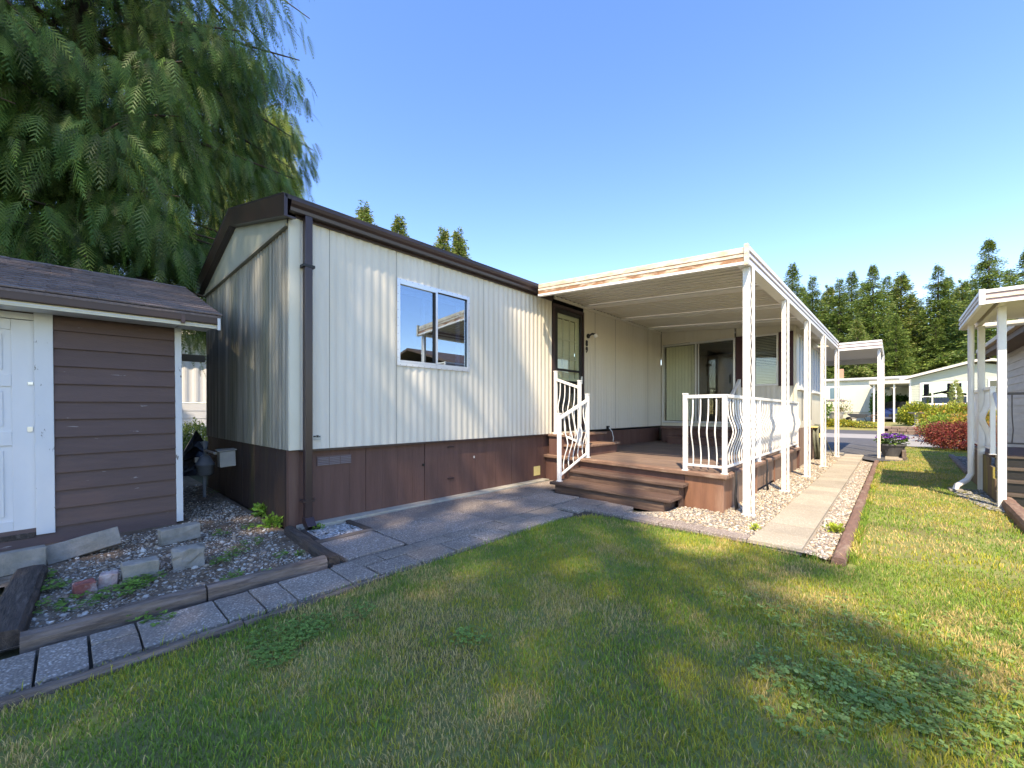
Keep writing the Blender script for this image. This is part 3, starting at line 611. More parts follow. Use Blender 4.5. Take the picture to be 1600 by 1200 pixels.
# wall lamp, number, outlet
m = MB().lathe((0, 0, 0), [(.035, 0), (.045, .01), (.045, .03), (.02, .045)], 12)
m.v = [(HX + .006 + c_, 6.67 + a_, 2.58 + b_) for a_, b_, c_ in m.v]
lamp = m.build('wall_lamp', M_black, home)
m = MB().tube([(HX + .04, 6.67, 2.58), (HX + .09, 6.70, 2.62), (HX + .13, 6.73, 2.60)], [.016, .02, .03], 8); m.build('lamp_arm', M_black, lamp)
m = MB().tube([(HX + .13, 6.73, 2.61), (HX + .15, 6.75, 2.55)], [.035, .045], 10); m.build('lamp_head', M_white, lamp)
def digit(ch, y_, z_, h):
    cu = bpy.data.curves.new('digit', 'FONT'); cu.body = ch; cu.size = h * 1.4; cu.extrude = .004; cu.offset = .006
    o = bpy.data.objects.new('house_number', cu); C.objects.link(o); bpy.context.view_layer.update()
    me = bpy.data.meshes.new_from_object(o.evaluated_get(bpy.context.evaluated_depsgraph_get()))
    bpy.data.objects.remove(o)
    for v_ in me.vertices: a_, b_, c_ = v_.co; v_.co = (HX + .012 + c_, y_ + a_, z_ + b_)
    link('house_number', me, M_black, home)
digit('8', 6.60, 2.395, .10); digit('9', 6.60, 2.27, .10)
B('outlet_box', M_black, home, (HX + .002, 7.37, .80, HX + .05, 7.43, .86), bevel=.006)
MB().tube([(HX + .045, 7.40, .83), (HX + .10, 7.43, .75), (HX + .11, 7.47, .62), (HX + .09, 7.47, .46)], .008, 6).build('power_lead', M_white, home)
B('sill_step', M_cream, home, (HX - .02, 5.56, .765, HX + .05, 6.53, .798))

# ------------------------------------------------------------------ addition with sliding door and windows
AY = 10.05; AX = -1.45
add = thing('sunroom_addition', 'cream panelled sunroom addition with glass sliding door, maroon shutters and side windows', 'sunroom', (-2.85, 12.2, 0))
zr = lambda X: 3.125 - .0714 * (X + 4.25)
zt = lambda a: zr(a) - .004
corr('wall_panel', M_side, add, 'x', AY, HX + .01, -2.58, 2.80, zt, -1, pitch=.1, amp=.004)
corr('wall_panel', M_side, add, 'x', AY, -2.55, AX, .80, zt, -1, ((-2.175, -1.77, 1.72, 2.77),), pitch=.1, amp=.004)
B('wall_panel', M_side, add, (HX + .01, AY - .002, .80, HX + .04, AY + .03, 2.80))
B('wall_panel', M_cream, add, (HX + .04, AY + .0, .80, -2.55, AY + .04, .875))
B('corner_trim', M_cream, add, (AX - .035, AY - .02, .80, AX + .015, AY - .003, 2.90), (AX + .003, AY - .0025, .80, AX + .018, AY + .05, 2.88))
B('skirting_panel', M_skirt, add, (HX, AY - .012, .0, AX - .01, AY + .03, .798))
sd = B('sliding_door', M_alu, add, (-4.21, AY - .03, 2.75, -2.56, AY + .05, 2.79), (-4.21, AY - .03, .88, -2.56, AY + .05, .92), (-4.21, AY - .03, .9205, -4.17, AY + .05, 2.7495), (-2.60, AY - .03, .9205, -2.56, AY + .05, 2.7495))
B('door_stile', M_alu, sd, (-3.42, AY - .035, .921, -3.385, AY + .0, 2.749), (-3.36, AY - .02, .921, -3.335, AY + .01, 2.749))
B('pane', M_glass2, sd, (-4.169, AY + .02, .921, -3.42, AY + .025, 2.749)); B('pane', M_glass2, sd, (-3.334, AY - .01, .921, -2.601, AY - .005, 2.749))
for k in range(9):
    x_ = -4.10 + k * .075; BAR('vertical_blind', M_blind, sd, (x_, AY + .07, .93), (x_, AY + .07, 2.74), .004, .068, up=(.8, random.uniform(.3, .6), 0))
B('handle', M_black, sd, (-2.68, AY - .03, 1.78, -2.66, AY - .011, 1.80), (-2.68, AY - .03, 1.95, -2.66, AY - .011, 1.97), (-2.68, AY - .045, 1.78, -2.66, AY - .0305, 1.97))
# room behind
B('floor', M_dark, add, (HX + .02, AY + .1, .80, AX - .03, 14.2, .86)); B('ceiling', mat('room_ceiling', (.12, .13, .13), .8), add, (HX + .02, AY + .1, 2.74, AX - .05, 14.2, 2.80))
B('inner_wall', M_panel, add, (HX + .02, 12.2, .86, -3.1, 12.25, 2.73)); B('inner_wall', M_panel, add, (HX + .01, AY + .2, .86, HX + .04, 14.2, 2.73))
B('inner_door', M_blind, add, (-3.05, 12.5, .86, -2.2, 12.54, 2.35)); B('inner_wall', M_dark, add, (-3.1, 13.2, .86, -1.5, 13.25, 2.73))
# small window and shutters
w2 = B('window', M_white, add, (-2.20, AY - .022, 2.755, -1.75, AY + .03, 2.79), (-2.20, AY - .022, 1.70, -1.75, AY + .03, 1.735), (-2.20, AY - .022, 1.7355, -2.17, AY + .03, 2.7545), (-1.78, AY - .022, 1.7355, -1.75, AY + .03, 2.7545))
B('pane', M_glass2, w2, (-2.169, AY + .0, 1.736, -1.781, AY + .004, 2.754))
for k in range(30):
    z_ = 1.75 + k * .0335; m = MB().hexa([(-2.165, AY + .03, z_), (-1.785, AY + .03, z_), (-1.785, AY + .05, z_ + .015), (-2.165, AY + .05, z_ + .015), (-2.165, AY + .03, z_ + .002), (-1.785, AY + .03, z_ + .002), (-1.785, AY + .05, z_ + .017), (-2.165, AY + .05, z_ + .017)])
    m.build('blind_slat', M_slat, w2)
for xa, xb in ((-2.545, -2.21), (-1.74, -1.485)):
    sh = B('shutter', M_maroon, add, (xa, AY - .03, 1.68, xb, AY - .012, 2.80))
    B('shutter_rail', M_maroon, sh, (xa, AY - .038, 1.68, xa + .04, AY - .0305, 2.80), (xb - .04, AY - .038, 1.68, xb, AY - .0305, 2.80), (xa + .0405, AY - .036, 2.2, xb - .0405, AY - .0305, 2.24))
# side wall with windows
corr('wall_panel', M_cream, add, 'y', AX, AY + .03, 14.35, .80, 2.90, 1, ((10.2, 11.5, 1.66, 2.73), (12.3, 14.1, 1.66, 2.73)), pitch=.2, amp=.004)
for y0, y1 in ((10.2, 11.5), (12.3, 14.1)):
    w = B('window', M_white, add, (AX - .02, y0, 2.72, AX + .03, y1, 2.76), (AX - .02, y0 - .03, 1.60, AX + .06, y1 + .03, 1.65), (AX - .02, y0, 1.6505, AX + .03, y0 + .05, 2.7195), (AX - .02, y1 - .05, 1.6505, AX + .03, y1, 2.7195))
    n = 4 if y1 - y0 > 1.5 else 3; p = (y1 - y0 - .1) / n
    for k in range(1, n): B('mullion', M_white, w, (AX - .02, y0 + .05 + k * p - .03, 1.651, AX + .028, y0 + .05 + k * p + .03, 2.719))
    for k in range(n): B('pane', M_glass, w, (AX - .002, y0 + .05 + k * p + (.031 if k else .001), 1.651, AX + .002, y0 + .05 + (k + 1) * p - (.031 if k < n - 1 else .001), 2.719))
for y_ in (10.75, 12.05): B('conduit', M_black, add, (AX + .012, y_, .95, AX + .022, y_ + .012, 1.58))
for y0, y1 in ((10.06, 11.3), (11.31, 12.6), (12.61, 14.0)):
    B('skirting_panel', M_tan, add, (AX - .03, y0, 0, AX + .01, y1, .798))
B('far_wall', M_side, add, (HX, 14.3, 0, AX - .02, 14.34, 2.85))

# ------------------------------------------------------------------ porch roof on posts
xg = lambda y: -1.15 + .0143 * (y - 5)
porch = thing('porch_roof', 'long white aluminium porch roof with stained front edge on slim white posts', 'porch roof', (-2.6, 9.2, 0))
FY = 4.975; EY = 13.38
# sheets between beams, corrugated along x
ybeam = [FY - .07, 6.50, 7.93, 9.24, 10.6, 12.0, EY]
for a, b in zip(ybeam[:-1], ybeam[1:]):
    V = []; Fs = []; y_ = a + .15
    pr = []
    while y_ < b + .0:
        for f, o_ in ((0, 0), (.5, 0), (.58, .035), (.92, .035)): pr.append((y_ + f * .13, o_))
        y_ += .13
    pr = [p for p in pr if p[0] < b - .005] + [(b - .001, 0)]
    for (ya, oa), (yb_, ob) in zip(pr[:-1], pr[1:]):
        n = len(V); xl = HX + .0 if ya < 5.3 else HX - .0
        V += [(HX + .02, ya, zr(HX) + oa), (HX + .02, yb_, zr(HX) + ob), (xg(yb_) - .02, yb_, zr(xg(yb_)) + ob), (xg(ya) - .02, ya, zr(xg(ya)) + oa)]; Fs.append((n, n + 1, n + 2, n + 3))
    me = bpy.data.meshes.new('roof_sheet'); me.from_pydata(V, [], Fs); me.update(); link('roof_sheet', me, M_canopy, porch)
for y_ in ybeam[1:-1]:
    z0 = zr(HX); z1 = zr(xg(y_) - .1)
    MB().hexa([(HX + .02, y_, z0 - .03), (xg(y_) - .1, y_, z1 - .03), (xg(y_) - .1, y_ + .19, z1 - .03), (HX + .02, y_ + .19, z0 - .03), (HX + .02, y_, z0 + .02), (xg(y_) - .1, y_, z1 + .02), (xg(y_) - .1, y_ + .19, z1 + .02), (HX + .02, y_ + .19, z0 + .02)]).build('pan_joint', M_white, porch)
def band(name, mt, x0, z0, x1, z1, ya, yb_, lo, hi):
    MB().hexa([(x0, ya, z0 + lo), (x1, ya, z1 + lo), (x1, yb_, z1 + lo), (x0, yb_, z0 + lo), (x0, ya, z0 + hi), (x1, ya, z1 + hi), (x1, yb_, z1 + hi), (x0, yb_, z0 + hi)]).build(name, mt, porch)
XL = -4.06; XR = xg(FY) - .03; zL = zr(XL) + .03; zR = zr(XR) + .03
band('fascia', M_dirtyw, XL, zL, XR, zR, FY, FY + .03, -.06, 0)
band('fascia', M_rust, XL, zL, XR, zR, FY + .006, FY + .03, -.075, -.0605)
band('fascia', M_dirtyw, XL, zL, XR, zR, FY - .006, FY + .03, -.105, -.0755)
band('fascia', M_rust, XL, zL, XR, zR, FY - .001, FY + .03, -.158, -.1055)
band('fascia', M_white, XL, zL, XR, zR, FY - .012, FY + .05, -.19, -.1585)
B('fascia_corner', M_dirtyw, porch, (XR, FY - .02, zR - .20, XR + .04, FY + .035, zR + .03))
# side gutter: stacked bands running along y
def sband(name, mt, ox, w, lo, hi, y0=FY + .036, y1=EY):
    z = zR
    MB().hexa([(xg(y0) + ox - w, y0, z + lo), (xg(y0) + ox, y0, z + lo), (xg(y1) + ox, y1, z + lo), (xg(y1) + ox - w, y1, z + lo), (xg(y0) + ox - w, y0, z + hi), (xg(y0) + ox, y0, z + hi), (xg(y1) + ox, y1, z + hi), (xg(y1) + ox - w, y1, z + hi)]).build(name, mt, porch)
sband('side_gutter', M_white, .015, .10, -.035, .01); sband('side_gutter', M_taupe, .004, .09, -.075, -.0355); sband('side_gutter', M_white, .015, .10, -.105, -.0755)
sband('side_gutter', M_taupe, .004, .09, -.135, -.1055); sband('side_gutter', M_white, .01, .12, -.185, -.1355)
def post(x_, y_, zt_, parent, wide=.045):
    p = B('post', M_post, parent, (x_ - wide + .01, y_ - .02, .0, x_ + .01, y_ + .025, zt_), (x_ + .030, y_ - .015, .0, x_ + .052, y_ + .02, zt_), bevel=.003)
    m = MB(); n = 46; pts = []
    for i in range(n + 1): pts.append((x_ + .020 + .008 * math.sin(i * 1.9), y_ - .005, .1 + (zt_ - .2) * i / n))
    m.tube(pts, .0032, 4); m.build('scroll', M_post, p)
    B('base_plate', M_post, p, (x_ - .07, y_ - .03, -.01, x_ + .06, y_ + .04, .014))
    return p
zp_ = zR - .188
post(-1.165, 5.11, zp_, porch, .07)
post(-1.135, 6.98, zp_, porch, .05); post(-1.11, 8.83, zp_, porch, .05); post(-1.07, 10.7, zp_, porch, .05); post(-1.05, 13.3, zp_, porch, .05)
B('ledger', M_canopy, porch, (HX + .0125, 5.6, 3.07, HX + .035, 9.98, 3.118))
# ------------------------------------------------------------------ carport roof beyond
cp = thing('carport_roof', 'flat white carport roof on paired posts at the far end of the house', 'carport', (-1.6, 15.4, 0))
B('roof_sheet', M_canopy, cp, (-4.2, EY + .05, 2.84, -.22, 17.5, 2.88))
for lo, hi, mt_, o_ in ((.0, .05, M_white, 0), (.052, .078, M_taupe, .01), (.08, .13, M_white, 0), (.132, .155, M_taupe, .01), (.157, .20, M_white, 0)):
    B('fascia', mt_, cp, (xg(EY) + .02, EY + .01 + o_, 2.70 + lo, -.20 - o_, EY + .05, 2.70 + hi)); B('fascia', mt_, cp, (-.219 + .0, EY + .051, 2.70 + lo, -.19 - o_, 17.5, 2.70 + hi))
B('fascia', M_white, cp, (-4.2, 17.51, 2.70, -.19, 17.55, 2.90))
for x_, y_ in ((-.25, 13.55), (-.22, 15.4), (-.22, 17.3), (-4.0, 17.3)):
    B('post', M_post, cp, (x_ - .03, y_ - .03, 0, x_ + .03, y_ + .03, 2.84), bevel=.004)

# ------------------------------------------------------------------ deck
DZ = .43
fy = lambda X: 5.42 - (X + 4.3) * (.43 / 2.95)       # slightly skewed front edge
deck = thing('deck', 'brown painted timber deck with plywood skirting under the porch roof', 'deck', (-2.8, 7.6, 0))
y_ = 5.0; k = 0
bw = .138
y_ = 5.62
while y_ < AY - .03:
    o = MB(); e = min(y_ + bw, AY - .015); o.box(-4.295, y_ + .003, DZ - .035, -1.43, e - .003, DZ); o.build('deck_board', M_deck, deck, bevel=.003); y_ = e
# front boards following the skewed edge
for k in range(2):
    pass
m = MB().hexa([(-4.295, fy(-4.3) + .14, DZ - .035), (-1.43, fy(-1.43) + .14, DZ - .035), (-1.43, 5.617, DZ - .035), (-4.295, 5.617, DZ - .035), (-4.295, fy(-4.3) + .14, DZ), (-1.43, fy(-1.43) + .14, DZ), (-1.43, 5.617, DZ), (-4.295, 5.617, DZ)]); m.build('deck_board', M_deck, deck, bevel=.003)
lip = MB().hexa([(-4.33, fy(-4.33) - .02, DZ - .045), (-1.36, fy(-1.36) - .02, DZ - .045), (-1.36, fy(-1.36) + .135, DZ - .045), (-4.33, fy(-4.33) + .135, DZ - .045), (-4.33, fy(-4.33) - .02, DZ + .002), (-1.36, fy(-1.36) - .02, DZ + .002), (-1.36, fy(-1.36) + .135, DZ + .002), (-4.33, fy(-4.33) + .135, DZ + .002)])
lip.build('front_lip', M_decklip, deck, bevel=.008)
B('side_lip', M_decklip, deck, (-1.425, fy(-1.36) + .137, DZ - .045, -1.355, 9.98, DZ + .002), bevel=.008)
fx = [-4.29, -3.55, -1.86, -1.42]
for a, b in zip(fx[:-1], fx[1:]):
    MB().hexa([(a + .002, fy(a) + .03, -.02), (b - .002, fy(b) + .03, -.02), (b - .002, fy(b) + .05, -.02), (a + .002, fy(a) + .05, -.02), (a + .002, fy(a) + .03, DZ - .046), (b - .002, fy(b) + .03, DZ - .046), (b - .002, fy(b) + .05, DZ - .046), (a + .002, fy(a) + .05, DZ - .046)]).build('skirting_panel', M_ply if a > -2 else M_skirt, deck)
# mended right-hand edge of the front sheet
sy = [5.06, 5.45, 6.6, 7.8, 9.0, 10.02]
for i, (a, b) in enumerate(zip(sy[:-1], sy[1:])):
    B('skirting_panel', M_tan if i else M_ply, deck, (-1.44, a + .003, -.02 + (.06 if i == 2 else 0), -1.42, b - .003, DZ - .046))
B('skirting_batten', M_ply, deck, (-1.4195, 5.03, 0, -1.405, 5.07, DZ - .05), (-1.4195, 6.58, 0, -1.405, 6.63, DZ - .05), (-1.4195, 7.78, 0, -1.405, 7.83, DZ - .05))
B('trim_post', M_skirt, deck, (-1.448, 10.0, 0, -1.38, 10.045, .78))
# steps
st = thing('deck_steps', 'two broad worn brown timber steps up to the deck', 'steps', (-2.7, 4.85, 0))
MB().hexa([(-3.60, 4.66, .11), (-1.84, 4.60, .11), (-1.84, 4.97, .11), (-3.60, 5.05, .11), (-3.60, 4.66, .15), (-1.84, 4.60, .15), (-1.84, 4.97, .15), (-3.60, 5.05, .15)]).build('tread', M_step, st, bevel=.008, sub=3, rough=.0015)
MB().hexa([(-3.53, 4.70, -.02), (-1.93, 4.635, -.02), (-1.93, 4.665, -.02), (-3.53, 4.73, -.02), (-3.53, 4.70, .109), (-1.93, 4.635, .109), (-1.93, 4.665, .109), (-3.53, 4.73, .109)]).build('riser', M_step, st)
MB().hexa([(-1.95, 4.666, -.02), (-1.93, 4.666, -.02), (-1.93, 5.0, -.02), (-1.95, 5.0, -.02), (-1.95, 4.666, .109), (-1.93, 4.666, .109), (-1.93, 5.0, .109), (-1.95, 5.0, .109)]).build('side_board', M_step, st)
MB().box(-3.53, 4.731, -.02, -3.51, 5.3, .109).build('side_board', M_step, st)
MB().hexa([(-3.60, 5.02, .25), (-1.80, 4.87, .25), (-1.80, 5.07, .25), (-3.60, 5.325, .25), (-3.60, 5.02, .29), (-1.80, 4.87, .29), (-1.80, 5.07, .29), (-3.60, 5.325, .29)]).build('tread', M_step, st, bevel=.008, sub=3, rough=.0015)
MB().hexa([(-3.55, 5.055, .151), (-1.86, 4.905, .151), (-1.86, 4.935, .151), (-3.55, 5.085, .151), (-3.55, 5.055, .249), (-1.86, 4.905, .249), (-1.86, 4.935, .249), (-3.55, 5.085, .249)]).build('riser', M_step, st)
MB().hexa([(-1.88, 4.936, .0), (-1.86, 4.936, .0), (-1.86, 5.06, .0), (-1.88, 5.06, .0), (-1.88, 4.936, .249), (-1.86, 4.936, .249), (-1.86, 5.06, .249), (-1.88, 5.06, .249)]).build('side_board', M_step, st)
# door landing
ld = thing('door_landing', 'low brown two level landing box in front of the storm door', 'step', (-3.95, 6.1, DZ))
B('tread', M_decklip, ld, (-4.235, 5.44, .735, -3.90, 6.80, .772), bevel=.006); B('riser', M_skirt, ld, (-4.235, 5.47, DZ + .004, -3.94, 6.77, .734))
B('tread', M_decklip, ld, (-3.935, 5.46, .575, -3.56, 6.66, .61), bevel=.006); B('riser', M_skirt, ld, (-3.938, 5.49, DZ + .004, -3.60, 6.62, .574))
sl_ = thing('sliding_door_steps', 'dark brown box steps below the glass sliding door', 'steps', (-3.1, 9.6, DZ))
B('tread', M_skirt, sl_, (-3.75, 9.10, .565, -2.35, 9.56, .60), bevel=.006); B('riser', M_skirt, sl_, (-3.72, 9.13, DZ + .004, -2.38, 9.55, .564))
B('tread', M_skirt, sl_, (-4.05, 9.50, .745, -2.35, 10.03, .78), bevel=.006); B('riser', M_skirt, sl_, (-4.02, 9.565, DZ + .004, -2.38, 10.02, .744))

# ------------------------------------------------------------------ railings
def rail(label, pts, posts, step=.11, h=.90, zf=lambda t: 0, bulge=(0, -1), ztop=.0, curve=True, name='railing', base=DZ, group=None):
    """straight run from pts[0] to pts[1], base heights z0,z1"""
    (x0, y0, z0), (x1, y1, z1) = pts
    r = thing(name, label, 'railing', ((x0 + x1) / 2, (y0 + y1) / 2, min(z0, z1)), group)
    for (px, py, pz, ph) in posts:
        B('post', M_white, r, (px - .024, py - .024, pz, px + .024, py + .024, pz + ph), bevel=.003)
        B('post_cap', M_white, r, (px - .03, py - .03, pz + ph + .0005, px + .03, py + .03, pz + ph + .018), bevel=.004)
        B('post_foot', M_white, r, (px - .035, py - .035, pz + .001, px + .035, py + .035, pz + .008))
    d = Vector((x1 - x0, y1 - y0, z1 - z0)); L_ = math.hypot(d.x, d.y)
    u = Vector((d.x, d.y, 0)).normalized()
    a = Vector((x0, y0, z0)) + d * (.026 / L_); b = Vector((x1, y1, z1)) - d * (.026 / L_)
    BAR('top_rail', M_white, r, a + Vector((0, 0, h)), b + Vector((0, 0, h)), .045, .04, bevel=.003)
    BAR('bottom_rail', M_white, r, a + Vector((0, 0, .075)), b + Vector((0, 0, .075)), .03, .025, bevel=.002)
    n = int((L_ - .04) / step)
    for i in range(1, n + 1):
        t = i / (n + 1); p = Vector((x0, y0, z0)) + d * t; pp = []
        for j in range(13):
            s = j / 12; zz = p.z + .085 + (h - .10) * s
            if curve:
                q = 1 - s; off = .062 * math.exp(-((q - .50) / .17) ** 2) - .018 * math.exp(-((q - .88) / .12) ** 2)
            else: off = 0
            pp.append((p.x + bulge[0] * off, p.y + bulge[1] * off, zz))
        MB().tube(pp, .0085, 6).build('baluster', M_white, r, smooth=True)
    return r
rail('short white railing with four curved balusters beside the deck steps', ((-1.86, 5.12, DZ), (-1.415, 5.115, DZ)), ((-1.86, 5.12, DZ, .925), (-1.415, 5.115, DZ, .90)), step=.085)
rail('long white curved baluster railing down the right side of the deck', ((-1.415, 5.115, DZ), (-1.415, 10.0, DZ)), ((-1.415, 6.75, DZ, .89), (-1.415, 8.4, DZ, .89), (-1.415, 9.97, DZ, .89)), step=.108, bulge=(1, 0))
rail('white sloping stair railing on the left of the deck steps', ((-3.50, 4.76, .15), (-3.50, 5.50, DZ)), ((-3.50, 4.76, .15, .96), (-3.50, 5.50, DZ, .98)), step=.14, h=.90, bulge=(1, 0))
rail('white curved baluster railing across the front of the door landing', ((-4.14, 5.53, .74), (-3.66, 5.52, .58)), ((-4.14, 5.53, .772, 1.04), (-3.66, 5.52, .61, 1.02)), step=.11, h=.95)
hr = thing('handrail', 'single white sloping handrail beside the glass sliding door', 'handrail', (-2.45, 9.4, DZ))
B('post', M_white, hr, (-2.47, 9.86, .60, -2.42, 9.91, 1.85)); B('post', M_white, hr, (-2.47, 8.90, DZ, -2.42, 8.95, 1.25))
BAR('rail', M_white, hr, (-2.445, 8.92, 1.27), (-2.445, 9.88, 1.82), .04, .07)
# cables on the deck side, hose, downspout odds
def coil(name, label, cat, cx, cy, zc, rw, rh, n, rad, mt, ax='y', tail=None):
    m = MB(); pts = []
    for i in range(n * 14 + 1):
        t = i / 14 * 2 * PI; w = rw * (1 + .12 * math.sin(i * .37)); h = rh * (1 + .1 * math.cos(i * .23))
        d = .012 * (i / 14) - .006 * n + .01 * math.sin(i * .9)
        if ax == 'y': pts.append((cx + d + .03, cy + w * math.cos(t), zc + h * math.sin(t)))
        else: pts.append((cx + w * math.cos(t), cy + d, zc + h * math.sin(t)))
    if tail: pts += tail
    m.tube(pts, rad, 6); return tag(m.build(name, mt, smooth=True), label, cat)
coil('garden_hose', 'faded dark garden hose coiled in long loops on the tan skirting', 'hose', -1.36, 12.3, .42, .32, .40, 9, .011, M_hose, tail=[(-1.25, 12.9, .5), (-1.15, 13.1, .15), (-1.1, 13.2, .02)])
B_ = thing('hose_hanger', 'small brass coloured hose hanger behind the coiled hose', 'hanger', (-1.40, 12.1, .75))
B('arm', M_yellow, B_, (-1.438, 12.0, .76, -1.30, 12.25, .80), bevel=.01); B('tap', M_yellow, B_, (-1.33, 12.3, .52, -1.28, 12.36, .62), bevel=.01)
for (y_, zz, lab) in ((5.28, .40, 'black cable bundle hanging over the deck side just behind the first porch post'), (6.9, .40, 'thin black cable hanging over the deck side behind the second porch post')):
    m = MB()
    for k in range(3): m.tube([(-1.40, y_ + .1, zz + .04), (-1.345, y_ + .02 * k, zz + .045), (-1.34, y_ + .02 * k, zz - .1), (-1.35, y_ + .03 * k - .02, .15), (-1.33, y_ + .05 * k - .05, .01)], .007, 5)
    tag(m.build('cable', M_rubber, smooth=True), lab, 'cable')
# gas meter and box by the end wall
gm = thing('gas_meter', 'small grey blue gas meter with pipes at the back corner of the house end', 'gas meter', (-7.35, 1.24, 0))
gx, gy = -6.75, 1.22
MB().lathe((gx, gy, .29), [(.05, 0), (.09, .02), (.095, .13), (.11, .14), (.11, .16), (.095, .18), (.06, .25), (.03, .28)], 16).build('meter_body', M_meter, gm, smooth=True)
B('index_box', M_galv, gm, (gx - .13, gy - .10, .47, gx - .05, gy - .05, .53)); 
MB().tube([(gx, gy, .57), (gx, gy, .66), (gx - .03, gy - .0, .74)], [.02, .02, .045], 8).build('regulator', M_meter, gm)
MB().tube([(gx, gy, .63), (gx + .45, gy + .02, .62), (gx + .48, gy + .2, .62)], .018, 8).build('pipe', M_galv, gm)
MB().tube([(gx - .03, gy, 0), (gx - .03, gy, .32)], .02, 8).build('riser_pipe', M_meter, gm)
sb = thing('service_box', 'tilted pale metal service box fixed to the dark end skirting', 'box', (-6.75, 1.3, .3))
MB().hexa([(-6.27, 1.26, .45), (-6.13, 1.26, .45), (-6.13, 1.43, .46), (-6.27, 1.43, .46), (-6.30, 1.26, .655), (-6.16, 1.26, .64), (-6.16, 1.43, .655), (-6.30, 1.43, .66)]).build('case', M_galv, sb, bevel=.008)
MB().hexa([(-6.31, 1.24, .66), (-6.14, 1.24, .645), (-6.14, 1.44, .66), (-6.31, 1.44, .665), (-6.31, 1.24, .67), (-6.14, 1.24, .655), (-6.14, 1.44, .67), (-6.31, 1.44, .675)]).build('lid', M_galv, sb)

# ------------------------------------------------------------------ garden shed
SX = -5.44
shed = thing('garden_shed', 'small brown clapboard garden shed with white trim, white panel door and shingle roof', 'shed', (SX - 1.5, -.6, 0))
YR = .74; YL = -2.3
nb = 13
for k in range(nb):
    z0 = -.03 + k * .158; z1 = z0 + .168
    if k == nb - 1: z1 = 1.99
    if z0 < .10: ya = YL
    else: ya = -.10
    MB().hexa([(SX - .012, ya, z0), (SX + .026, ya, z0), (SX + .026, YR - .0, z0), (SX - .012, YR, z0), (SX - .012, ya, z1), (SX + .002, ya, z1), (SX + .002, YR, z1), (SX - .012, YR, z1)]).build('siding_board', M_shed, shed)
B('wall', M_shed, shed, (-8.6, YR + .0, 0, SX - .02, YR + .03, 2.0), (-8.6, YL, 0, -8.57, YR - .001, 2.0), (-8.56, YL, 0, SX - .02, YL + .03, 2.0), (SX - .05, -.10, 0, SX - .014, YR - .001, 2.0), (SX - .05, YL + .031, 1.96, SX - .014, -.101, 2.05))
B('corner_board', M_shedw, shed, (SX - .01, YR + .001, -.0, SX + .028, YR + .055, 2.0), bevel=.003)
B('door_post', M_shedw, shed, (SX - .01, -.205, .08, SX + .032, -.095, 2.0), bevel=.003)
d_ = B('door', M_door, shed, (SX - .05, -1.15, .12, SX - .020, -.2055, 1.93))
# door stiles and rails raised over panels
dz = [(.12, .22), (.86, .98), (1.36, 1.46), (1.84, 1.93)]
for a, b in dz: B('door_rail', M_door, d_, (SX - .0195, -1.08, a, SX - .006, -.3335, b), bevel=.003)
B('door_stile', M_door, d_, (SX - .0195, -.333, .12, SX - .006, -.2055, 1.93), (SX - .0195, -1.15, .12, SX - .006, -1.081, 1.93), bevel=.003)
for a, b in ((.26, .82), (1.02, 1.32), (1.50, 1.80)): B('door_panel', M_door, d_, (SX - .0195, -1.03, a, SX - .012, -.38, b), bevel=.006)
B('hasp', M_alu, d_, (SX - .006, -.47, 1.395, SX + .004, -.43, 1.42), (SX - .006, -.245, 1.375, SX + .006, -.21, 1.405), (SX - .006, -.25, .97, SX + .002, -.215, 1.02), bevel=.003)
B('sill', M_timberx, shed, (SX - .06, -1.3, .06, SX + .02, -.207, .105), bevel=.004)
B('door_header', M_shedw, shed, (SX - .03, YL, 1.935, SX - .005, -.207, 1.99))
# roof frame: eave at x=-5.05 z 2.12, ridge at x=-7.0 z 2.80
EX = -5.04; EZ = 2.115; RX = -7.0; RZ = 2.80; RY = 1.06; LY = -2.6
B('gutter_fascia', M_shedgut, shed, (EX - .03, LY, EZ - .092, EX + .006, RY - .02, EZ - .010), bevel=.006)
B('eave_board', M_cream, shed, (EX - .075, LY, EZ - .132, EX - .035, RY - .03, EZ - .0925))
B('soffit', M_shedw, shed, (SX - .0, LY, 2.0, EX - .03, RY - .05, 2.012))
for X0, Z0, X1, Z1 in ((EX + .01, EZ, RX, RZ), (-8.96, EZ, RX, RZ)):
    MB().hexa([(X0, LY, Z0 - .03), (X1, LY, Z1 - .03), (X1, RY, Z1 - .03), (X0, RY, Z0 - .03), (X0, LY, Z0 - .008), (X1, LY, Z1 - .008), (X1, RY, Z1 - .008), (X0, RY, Z0 - .008)]).build('roof_deck', M_shingle, shed)
    MB().hexa([(X0, RY - .03, Z0 - .15), (X1, RY - .03, Z1 - .15), (X1, RY - .005, Z1 - .15), (X0, RY - .005, Z0 - .15), (X0, RY - .03, Z0 - .031), (X1, RY - .03, Z1 - .031), (X1, RY - .005, Z1 - .031), (X0, RY - .005, Z0 - .031)]).build('rake_board', M_shedw, shed)
    MB().hexa([(X0 + (0 if X0 > RX else 0), YR + .001, 2.0), (X1, YR + .001, 2.0), (X1, YR + .03, 2.0), (X0, YR + .03, 2.0), (X0, YR + .001, Z0 - .035), (X1, YR + .001, Z1 - .035), (X1, YR + .03, Z1 - .035), (X0, YR + .03, Z0 - .035)]).build('gable_wall', M_shed, shed)
sv = Vector((RX - EX, 0, RZ - EZ)); sl_len = sv.length; sd_ = sv.normalized(); nr = Vector((-sd_.z, 0, sd_.x)); nr = nr if nr.z > 0 else -nr
ncourse = 15; ex_ = sl_len / ncourse; protos = []
